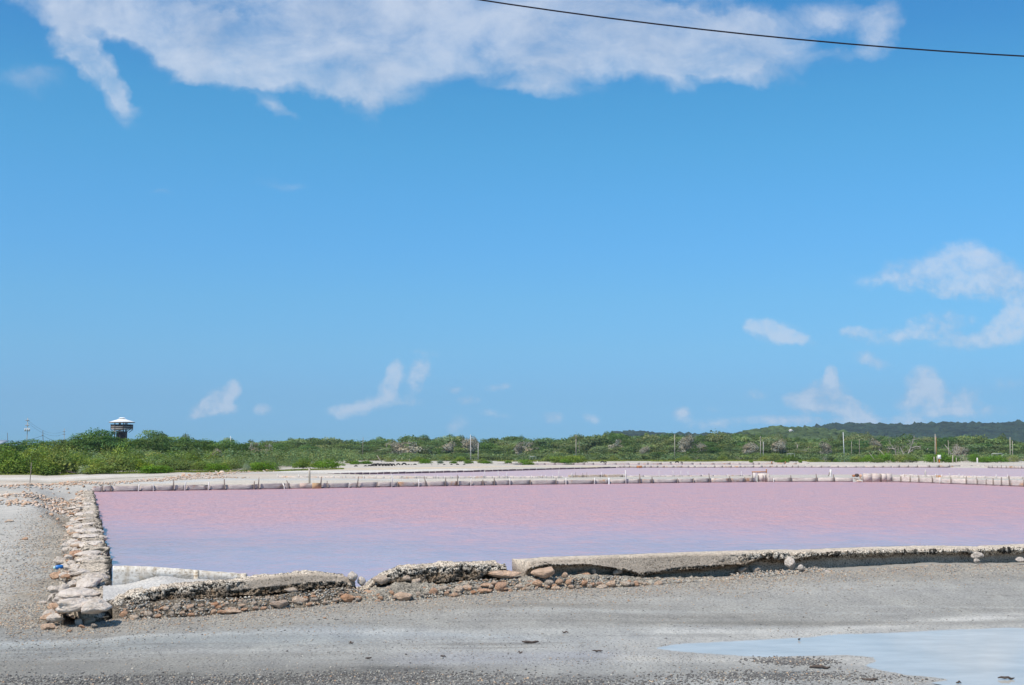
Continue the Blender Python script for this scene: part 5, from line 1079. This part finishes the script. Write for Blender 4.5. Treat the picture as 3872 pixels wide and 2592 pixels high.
def far_wood():
    """the wood beyond the ranks one can tell apart, and the grass before it"""
    g = np.random.default_rng(71); V, Q, C = [], [], []; n0 = 0
    for i in range(420):
        Y = g.uniform(455, 640); px = g.uniform(-150, 4050); X = PX(px, Y); top = sky_at(px)+6*g.uniform(-.4, 1.6); H_ = max(4, PY(px, top, Y)[2]); w = g.uniform(7, 12)
        if px < 1000: H_ *= .8
        cs = np.array([(X+g.uniform(-w, w)*.35, Y+g.uniform(-w, w)*.35, H_*g.uniform(.4, .86)) for _ in range(7)]); rs = np.array([(w*.3, w*.3, H_*.16)]*7)
        v, q, c = leaves(380, cs, rs, .5, g, .5); V.append(v); Q.append(q+n0); C.append(c*g.uniform(.8, 1.2)); n0 += len(v)
    o = link('far_wood', mesh_np('far_wood', np.vstack(V), None, np.vstack(Q), False, np.vstack(C)), M_wood); tag(o, 'dense scrub wood closing the view behind the nearer ranks of trees', None, None, 'stuff')
    # understorey at the foot of the wood and behind the mangroves
    V, Q, C = [], [], []; n0 = 0
    for i in range(520):
        px = g.uniform(1050, 3980); Y = g.uniform(342, 372) if px < 3200 else g.uniform(290, 372); X = PX(px, Y); h = g.uniform(1.2, 2.6)
        cs = np.array([(X+g.uniform(-2, 2), Y+g.uniform(-1, 1), h*g.uniform(.3, .6)) for _ in range(4)]); rs = np.array([(1.8, 1.6, h*.45)]*4); v, q, c = leaves(150, cs, rs, .22, g); V.append(v); Q.append(q+n0); C.append(c); n0 += len(v)
    for i in range(230):
        px = g.uniform(-120, 1120); Y = np.interp(px, [-120, 400, 800, 1120], [112, 116, 128, 160])+g.uniform(0, 16); X = PX(px, Y); h = g.uniform(.8, 1.7)
        cs = np.array([(X+g.uniform(-1, 1), Y+g.uniform(-1, 1), h*g.uniform(.3, .6)) for _ in range(4)]); rs = np.array([(1., 1., h*.5)]*4); v, q, c = leaves(260, cs, rs, .08, g); V.append(v); Q.append(q+n0); C.append(c); n0 += len(v)
    for i in range(420):
        px = g.uniform(-150, 1330); Y = np.interp(px, [-120, 400, 800, 1120, 1330], [130, 134, 145, 175, 215])+g.uniform(0, 1)**1.5*90; X = PX(px, Y); h = g.uniform(1.3, 2.6)*(Y/150)**.5
        cs = np.array([(X+g.uniform(-1.5, 1.5), Y+g.uniform(-1, 1), h*g.uniform(.3, .6)) for _ in range(4)]); rs = np.array([(1.7, 1.5, h*.5)]*4); v, q, c = leaves(170, cs, rs, .15, g); V.append(v); Q.append(q+n0); C.append(c); n0 += len(v)
    v = np.vstack(V); v[:, 2] = np.maximum(v[:, 2], .05); tag(link('undergrowth', mesh_np('undergrowth', v, None, np.vstack(Q), False, np.vstack(C)), M_wood), 'low scrub filling the foot of the wood', None, None, 'stuff')
    n = 26000; px = g.uniform(1500, 3250, n); Y = g.uniform(300, 352, n); dens = fbm(np.c_[px/140, Y/22, px*0], 3, 5); k = dens > (.12-(Y-300)/80+ (px < 2150)*.1); px, Y = px[k], Y[k]
    px2 = g.uniform(-100, 1300, 9000); Y2 = np.interp(px2, [-100, 300, 620, 1000, 1300], [99, 104, 103, 116, 138])+np.abs(g.normal(0, 3, 9000)); px = np.r_[px, px2]; Y = np.r_[Y, Y2]; n = len(px)
    X = PX(px, Y); s = np.where(Y > 200, .28, .10)*g.uniform(.6, 1.4, n); a = g.uniform(0, 6.28, n); z = ground_h(np.c_[X, Y]); B = np.c_[X, Y, z]
    v = np.stack([B+np.c_[np.cos(a)*s, np.sin(a)*s, 0*a], B-np.c_[np.cos(a)*s, np.sin(a)*s, 0*a], B+np.c_[g.normal(0, .2, n)*s, g.normal(0, .2, n)*s, s*1.1]], 1).reshape(-1, 3)
    tag(link('salt_grass', mesh_np('salt_grass', v, np.arange(n*3).reshape(n, 3), None, False, np.repeat(np.repeat(g.uniform(.7, 1.2, (n, 1)), 3, 1), 3, 0)), M_grass), 'low yellow green salt grass before the scrub', None, None, 'stuff')
far_wood()

# ------------------------------------------------------------------ hills with their woodland
def hills():
    def hill(name, Yc, prof, depth, seed, mw, nb, bs, lab):
        P = np.array(prof, float); px = np.linspace(P[0, 0], P[-1, 0], 150); top = np.interp(px, P[:, 0], P[:, 1]); X = PX(px, Yc); Hc = np.array([PY(a, b, Yc)[2] for a, b in zip(px, top)])
        rows = [(-1.15, -.03), (-.9, .06), (-.65, .22), (-.4, .48), (-.2, .76), (-.08, .95), (0, 1), (.3, .9), (1, -.03)]
        fr = np.array([r[0] for r in rows]); fz = np.array([r[1] for r in rows]); v = []
        for a, z in rows: v.append(np.c_[X*(1+a*depth/Yc), np.full(150, Yc+a*depth), np.maximum(Hc, 1)*z+fbm(np.c_[X/90, np.full(150, a*3), X*0], 4, seed)*Hc*.07*(0 < z < 1)])
        v = np.vstack(v); K = len(rows); q = [[r*150+i, r*150+i+1, (r+1)*150+i+1, (r+1)*150+i] for r in range(K-1) for i in range(149)]
        tag(link(name, mesh_np(name, v, None, q, True, np.full((len(v), 3), 1)*np.array([.09,.11,.06])), M_peb), kind='structure')
        g = np.random.default_rng(seed); a = g.uniform(-1.0, .04, nb); t = g.uniform(0, 1, nb); pxx = P[0, 0]+(P[-1, 0]-P[0, 0])*t; Xc = PX(pxx, Yc); hc = np.interp(pxx, px, Hc)
        pos = np.c_[Xc*(1+a*depth/Yc), Yc+a*depth, np.maximum(hc, 1)*np.interp(a, fr, fz)+fbm(np.c_[Xc/90, a*3, a*0], 4, seed)*hc*.05]
        s = bs*g.uniform(.6, 1.3, nb); base = np.array([[1,0,0],[-1,0,0],[0,1,0],[0,-1,0],[0,0,1],[.7,.7,.6],[-.7,.7,.6],[.7,-.7,.6],[-.7,-.7,.6]]); f = np.array([[7,5,4],[5,6,4],[6,8,4],[8,7,4],[0,5,7],[2,6,5],[1,8,6],[3,7,8],[0,2,5],[2,1,6],[1,3,8],[3,0,7]])
        v = (base[None]+g.normal(0, .16, (nb, 9, 3)))*(s[:, None]*np.c_[g.uniform(.9, 1.5, nb), np.ones(nb), g.uniform(.6, 1.0, nb)])[:, None, :]+pos[:, None, :]
        tt = (f[None]+np.arange(nb)[:, None, None]*9).reshape(-1, 3); c = g.uniform(.65, 1.3, (nb, 1))*(1+.25*fbm(pos/60, 3, 3))[:, None]*np.ones((1, 3))
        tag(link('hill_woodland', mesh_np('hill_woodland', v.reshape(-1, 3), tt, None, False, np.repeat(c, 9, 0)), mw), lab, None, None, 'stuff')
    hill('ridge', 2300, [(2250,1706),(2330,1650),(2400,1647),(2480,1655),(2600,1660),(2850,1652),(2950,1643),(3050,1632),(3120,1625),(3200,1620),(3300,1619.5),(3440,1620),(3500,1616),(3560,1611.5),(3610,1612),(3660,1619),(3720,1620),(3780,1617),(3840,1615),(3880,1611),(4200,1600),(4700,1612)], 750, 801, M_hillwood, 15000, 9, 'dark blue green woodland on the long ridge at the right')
    hill('low_hill', 1150, [(2640,1712),(2720,1668),(2800,1652),(2870,1640),(2930,1630),(3000,1632),(3060,1634),(3130,1639),(3220,1652),(3330,1668),(3450,1690),(3600,1712)], 330, 802, M_knoll, 7000, 4.2, 'lighter green woodland on the low hill carrying the house')
hills()
def lone(px, py, w, Y, lab):
    p = PY(px, py, Y); s = w*Y/F; r = empty('tree', (p[0], p[1], p[2]-s*.1)); r.scale = (s/8, s/8, s/9)
    link('crown', CR['round'][0], parent=r); link('trunk', TK['round'][0], parent=r); tag(r, lab, 'tree', 'lone trees on the hill crests')
for a in [(2913,1635,22,1120,'rounded dark tree on the hill crest left of the hilltop house'),(3005,1634,9,1130,'small dark tree touching the right side of the hilltop house'),(3447,1622,16,2250,'lone dark tree left of the highest ridge swell'),(3472,1620,9,2250,'smaller lone tree second left of the ridge swell'),
          (3498,1618,7,2250,'tiny lone tree third left of the ridge swell'),(3793,1620,13,2250,'lone tree on the ridge near the right picture edge'),(2744,1650,14,640,'dark stem topped tree sticking above the skyline left of the hill')]: lone(*a)
def house():
    Y = 1100; p = PY(2990, 1635, Y); k = Y/F; r = empty('house', p); tag(r, 'white hilltop house with a pyramid roof and a low terrace at its right', 'house')
    M_w = mat('white_house_wall', (.72,.70,.68), .8); M_r = mat('pale_roof', (.62,.58,.56), .8)
    mb = MB(); mb.box((0, 0, 1.5*k), (20*k, 12*k, 7*k)); mb.build('wall', M_w, r)
    mb = MB(); v = [(-11*k, -7*k, 5*k), (11*k, -7*k, 5*k), (11*k, 7*k, 5*k), (-11*k, 7*k, 5*k), (-2*k, -1*k, 11*k), (2*k, -1*k, 11*k), (2*k, 1*k, 11*k), (-2*k, 1*k, 11*k)]
    mb.add(v, [[0,1,5,4],[1,2,6,5],[2,3,7,6],[3,0,4,7],[4,5,6,7],[3,2,1,0]]); mb.build('roof', M_r, r)
    mb = MB(); mb.box((0, 0, 10.5*k), (4.5*k, 3*k, 1.2*k)); mb.build('roof_cap', M_w, r)
    mb = MB(); mb.box((18*k, 0, 0), (18*k, 8*k, 2.6*k)); mb.build('terrace', M_w, r)
    for i in range(4):
        mb = MB(); mb.box((-7.5*k+i*5*k, -6.05*k, 2*k), (2.4*k, .1, 3*k)); mb.build('window', M_darkpole, r)
    p = PY(3053, 1637, Y); r = empty('house', p); tag(r, 'low pale building on the hill right of the white house', 'building')
    mb = MB(); mb.box((0, 0, 0), (26*k, 8*k, 4*k)); mb.build('wall', M_w, r); mb = MB(); mb.box((0, 0, 2.4*k), (28*k, 9*k, .8*k)); mb.build('roof', M_r, r)
house()

# ------------------------------------------------------------------ watchtower
def tower():
    Y = 410.0; k = Y/F; c = PY(457.8, 1722, Y); r = empty('watchtower', (c[0], Y, .2)); tag(r, 'dark wooden watchtower with an open deck and shallow white roof above the trees', 'watchtower')
    z = lambda zy: 17.98-.00952*zy*(Y/410)-.2
    def ngon(rx, zz, n=8, off=math.pi/8): return [(rx*math.cos(off+2*math.pi*i/n), rx*.9*math.sin(off+2*math.pi*i/n), zz) for i in range(n)]
    def ring(mb, a, b):
        n = len(a); mb.add(a+b, [[i, (i+1) % n, n+(i+1) % n, n+i] for i in range(n)])
    mb = MB(); e = ngon(4.25, z(535)); t = ngon(1.15, z(432)); ring(mb, e, t); ring(mb, ngon(4.25, z(560)), e); ring(mb, ngon(.3, z(560)), ngon(4.25, z(560))); ring(mb, t, ngon(.05, z(425))); mb.build('roof', M_white, r)
    mb = MB(); ring(mb, ngon(.8, z(432)), ngon(.8, z(405))); mb.build('roof_vent', M_towerg, r)
    mb = MB(); ring(mb, ngon(1.25, z(408)), ngon(.8, z(378))); ring(mb, ngon(.8, z(378)), ngon(.05, z(373))); ring(mb, ngon(.05, z(409)), ngon(1.25, z(408))); mb.build('roof_cap', M_white, r)
    mb = MB(); ring(mb, ngon(4.27, z(565)), ngon(4.27, z(535))); mb.build('fascia', M_towerg, r)
    mb = MB(); ring(mb, ngon(3.6, z(800)), ngon(3.6, z(778))); ring(mb, ngon(3.6, z(778)), ngon(.1, z(778))); ring(mb, ngon(.1, z(800)), ngon(3.6, z(800))); mb.build('deck', M_towerg, r)
    for zz in (625, 690, 745):
        mb = MB(); h = .22 if zz != 745 else .5; ring(mb, ngon(3.62, z(zz)-h), ngon(3.62, z(zz))); ring(mb, ngon(3.54, z(zz)), ngon(3.54, z(zz)-h)); mb.build('rail', M_tower if zz == 625 else M_towerg, r)
    P8 = ngon(3.58, 0)
    for i in range(8):
        mb = MB(); mb.box((P8[i][0], P8[i][1], (z(620)+z(790))/2), (.16, .16, z(620)-z(790))); mb.build('rail_post', M_tower, r)
    mb = MB()
    for i in (3, 4, 7, 0): 
        a, b = np.array(P8[i]), np.array(P8[(i+1) % 8]); a[2] = b[2] = 0; mid = (a+b)/2; L_ = np.linalg.norm(b-a); mb.box((mid[0], mid[1], (z(630)+z(770))/2), (L_*.96, .04, z(630)-z(770)), rz=math.atan2(b[1]-a[1], b[0]-a[0]))
    mb.build('side_screen', M_tower, r)
    mb = MB(); mb.box((-.2, 0, (z(632)+z(770))/2), (4.6, 2.4, z(632)-z(770))); mb.build('inner_panel', M_tower, r)
    for x, y in ((-1.85, -1.6), (-1.4, 1.4), (0, 1.9), (0.05, -1.9), (1.25, 1.4), (1.75, -1.6)):
        mb = MB(); mb.box((x, y, z(545)/2), (.27, .27, z(545))); mb.build('leg', M_tower, r)
    for s in (-1, 1):
        for y in (-1.5, 1.5):
            mb = MB(); mb.tube([(s*1.9, y, z(905)), (s*3.3, y, z(800))], [.11, .11], 4); mb.build('brace', M_tower, r)
    for zz in (800, 850): 
        mb = MB(); mb.box((-.5, -2.2-(zz-800)*.006, z(zz)-.17), (3.1 if zz == 800 else 3.5, .12, .34)); mb.build('stair_board', M_towerg, r)
    mb = MB(); mb.box((-.25, .3, z(870)/2), (2.7, 1.9, z(870))); mb.build('stair_core', M_tower, r)
    for i, zz in enumerate((905, 945, 985, 1025)):
        mb = MB(); mb.box((.9, -1.3, z(zz)), (1.6, .1, .12), ry=.3*(-1)**i); mb.build('stair_flight', M_tower, r)
    for zz in (960, 1060):
        mb = MB(); mb.box((0, -1.65, z(zz)), (3.7, .12, .14)); mb.build('cross_beam', M_tower, r)
tower()

# ------------------------------------------------------------------ poles and wires
def pole(px, top, Y, w, lab, m=M_pole, lean=0, arms=(), bottom=0):
    p = PY(px, 1722, Y); t = PY(px+lean, top, Y); k = Y/F; r = empty('utility_pole', (p[0], Y, 0)); tag(r, lab, 'pole', 'poles rising from the scrub')
    mb = MB(); R0 = w*.38*k; dx = t[0]-p[0]; mb.tube([(-dx*.3, 0, -.2), (dx*.35, 0, t[2]*.5), (dx, 0, t[2])], [R0*1.1, R0, R0*.8], 7); mb.build('pole', m, r)
    for (y, hw, n) in arms:
        z = PY(px, y, Y)[2]; f = z/t[2]; mb = MB(); mb.box((dx*f, -.15, z), (hw*2*k, .12, .14)); mb.build('crossarm', M_post, r)
        for j in range(n):
            x = -hw+2*hw*j/max(1, n-1); mb = MB(); mb.tube([(dx*f+x*k*.92, -.15, z+.05), (dx*f+x*k*.92, -.15, z+.3)], [.06, .05], 6); mb.build('insulator', M_metal, r)
    return r
tp = pole(100, 1581, 300, 3.4, 'tall pole with two crossarms and three grey transformers at the left', M_pole, 5, ((1591,6.5,3),(1610,6.5,2)))
for x in (-8, 0, 7):
    mb = MB(); z1, z2 = PY(0, 1632, 300)[2], PY(0, 1621, 300)[2]; cx = (x+2)*300/F; mb.tube([(cx, -.35, z1), (cx, -.35, z2), (cx, -.35, z2+.05)], [.18, .19, .1], 9); mb.build('transformer', M_metal, tp)
pole(31, 1637, 220, 2.6, 'short dark pole at the far left above the mangroves', M_darkpole, -3)
dp = pole(165, 1629, 210, 3.0, 'dark leaning pole between the transformer pole and the acacias', M_darkpole, -3, ((1647,2,0),))
pole(243, 1621, 420, 2.8, 'thin pale pole with two light crossarms left of the feathery acacia', M_pole, 0, ((1633,5,0),(1643,5,0)))
pole(872, 1650, 330, 3.0, 'pale pole standing above the trees right of the watchtower', M_white_post)
pole(1371, 1654, 350, 2.8, 'dark leaning pole left of the bare trees in the wood', M_post, 2)
pole(1780, 1644, 335, 3.2, 'tall pale straight pole in front of the wood at the centre left', M_white_post, -1)
pole(1808, 1677, 338, 3.0, 'shorter pale pole just right of the tall straight pale pole', M_white_post)
pole(2178, 1645, 345, 4.2, 'thick brown pole with short side pegs in the centre of the wood', M_pole, 0, ((1652,2,0),(1657,2,0)))
pole(2190, 1670, 352, 2.0, 'thin grey pole just right of the thick brown pole', M_post)
pole(2551, 1643, 350, 4.0, 'grey brown pole with a crooked top in the right half of the wood', M_pole, 0)
pole(2875, 1650, 345, 4.0, 'taller brown pole of the pair left of the hilltop house', M_pole, 1, ((1656,2.5,0),(1661,2.5,0),(1665,2,0)))
pole(2886, 1671, 345, 2.6, 'shorter pale pole of the pair left of the hilltop house', M_white_post)
pole(3192, 1635, 340, 4.0, 'blue grey leaning pole standing tallest below the ridge', M_metal, -4)
pole(3220, 1670, 345, 2.4, 'short thin pole right of the leaning blue grey pole', M_pole)
pole(3250, 1663, 335, 3.0, 'brown thin pole second right of the leaning blue grey pole', M_post, -1)
pole(3536, 1642, 300, 4.0, 'pale brown pole above the round mangrove by the sign', M_pole)
pole(3541, 1652, 306, 3.0, 'reddish banded pole behind the pale pole by the sign', M_rust, -2)
pole(3588, 1665, 330, 2.4, 'thin pale green pole right of the round mangrove', M_pole, -3)
pole(3820, 1655, 320, 4.0, 'left taller pole of the last pair at the right edge', M_pole, -1)
pole(3829, 1668, 322, 3.2, 'right shorter pole of the last pair at the right edge', M_pole, -1)
def wire(pts, r, lab, sag=0, n=24):
    a = np.array(pts, float); 
    if len(a) == 2:
        t = np.linspace(0, 1, n)[:, None]; P = a[0]*(1-t)+a[1]*t; P[:, 2] -= sag*4*t[:, 0]*(1-t[:, 0])
    else: P = a
    mb = MB(); mb.tube(P, r, 6); tag(mb.build('cable', M_wire, None, True), lab, 'cable')
# the near cable: measured at Y = 20 m and continued as the same parabola beyond both sides of the picture
q_ = np.array([PY(x, y, 20.) for x, y in ((1810,0),(2347,74),(3141,162),(3872,213))]); cf = np.polyfit(q_[:, 0], q_[:, 2], 2); xx = np.linspace(-22, 26, 60)
wire(np.c_[xx, np.full(60, 20.), np.polyval(cf, xx)], .0125, 'black overhead cable sagging across the upper right sky', 0)
a_ = PY(107,1591,299.8); b_ = PY(238,1633,419.8); wire([a_, b_], .02, 'upper thin cable from the transformer pole to the thin pale pole', 1.6)
a_ = PY(107,1600,299.8); b_ = PY(238,1643,419.8); wire([a_, b_], .02, 'lower thin cable from the transformer pole to the thin pale pole', 1.6)
a_ = PY(163,1647,209.8); b_ = PY(235,1672,170.); wire([a_, b_], .02, 'short cable dropping right from the dark leaning pole', .25)
a_ = PY(161,1648,209.8); b_ = PY(66,1668,200.); wire([a_, b_], .02, 'faint cable dropping left from the dark leaning pole', .2)

# guard rails, the roof corner and driftwood
def rail(px0, px1, y, Y, lab):
    a, b = PY(px0, y, Y), PY(px1, y, Y); r = empty('guard_rail', ((a[0]+b[0])/2, Y, 0)); tag(r, lab, 'guard rail', 'guard rails of the far road'); L_ = b[0]-a[0]
    mm = M_metal if px0 < 1200 else M_sagewood
    mb = MB(); mb.box((0, 0, a[2]), (L_, .06, .22)); mb.build('rail', mm, r)
    for x in (-.5, 0, .5): mb = MB(); mb.box((x*L_*.96, .05, a[2]/2), (.08, .12, a[2])); mb.build('post', mm, r)
rail(1091,1111,1731.5,200,'short white rail end among the shrubs left of centre')
rail(2003,2027,1727,335,'short pale rail at the foot of the wood near the centre')
rail(2976,3005,1717,340,'pale rail in the scrub below the hilltop house'); rail(3750,3790,1716,275,'pale rail in front of the last pole pair at the right')
def roofcorner():
    Y = 160; p = PY(-40, 1690, Y); k = Y/F; r = empty('building', (p[0], Y, 0)); tag(r, 'corner of a white roofed building at the left picture edge', 'building')
    zt, ze = PY(0, 1664, Y)[2], PY(0, 1690, Y)[2]; mb = MB(); xr = PX(13, Y)-p[0]; xe = PX(-4, Y)-p[0]; x0 = xe-7
    mb.add([(x0, -2.2, ze), (xe, -2.2, ze), (xr, 1.5, zt), (x0, 1.5, zt), (x0, -2.2, ze-.15), (xe, -2.2, ze-.15), (xr, 1.5, zt-.15), (x0, 1.5, zt-.15)], [[0,1,2,3],[4,7,6,5],[0,4,5,1],[1,5,6,2],[2,6,7,3],[3,7,4,0]]); mb.build('roof', M_white, r)
    mb = MB(); mb.box((x0+3, .3, (ze-.3)/2), (5.4, 3.0, ze-.3)); mb.build('wall', M_tower, r)  # dark wall colour stands in for the shade under the eaves
roofcorner()
def logs():
    for (x0, y0, x1, y1, Y, w, lab) in [(250,1781,290,1790,101,4,'dark driftwood log lying on the sand before the mangroves'), (270,1779,275,1790,102,3,'small upright snag beside the dark driftwood log'), (1425,1722,1446,1752,280,3,'bare leaning snag among the shrubs left of centre'), (1548,1735,1551,1746,290,2.4,'small bare snag in the grass right of the tyre row'),
        (3322,1698,3343,1722,250,2.6,'pale bare branch leaning right in the scrub'), (3286,1713,3306,1738,248,2,'thin bare branch left of the pale leaning branch'), (3572,1682,3598,1716,280,3,'crooked bare limb right of the pale brown pole'), (3505,1702,3509,1697,258,2.4,'tiny bare stump in the scrub')]:
        a, b = PY(x0, y0, Y), PY(x1, y1, Y); m_ = (a+b)/2+rng.normal(0, .1, 3)*np.array([1, 0, 1]); a[2] = max(a[2], .1); b[2] = max(b[2], .1); mb = MB(); r = w/2*Y/F; mb.tube([a, m_, b], [r*.5, r*.9, r], 5); tag(mb.build('driftwood', M_bark if Y > 110 else M_darkpole), lab, 'driftwood', 'snags and driftwood')
logs()

# ------------------------------------------------------------------ the air
def haze():
    v = MB(); v.box((300, 1500, 90), (6400, 3400, 184)); o = v.build('haze', None); m = bpy.data.materials.new('haze_air'); m.use_nodes = True; nt = m.node_tree; nt.nodes.clear()
    p = node(nt, 'ShaderNodeVolumePrincipled'); p.inputs['Color'].default_value = (.72, .84, 1, 1); p.inputs['Density'].default_value = HAZE; p.inputs['Anisotropy'].default_value = .2
    out = node(nt, 'ShaderNodeOutputMaterial'); nt.links.new(p.outputs[0], out.inputs['Volume']); o.data.materials.append(m); tag(o, kind='stuff')
HAZE = .00012
if HAZE: haze()
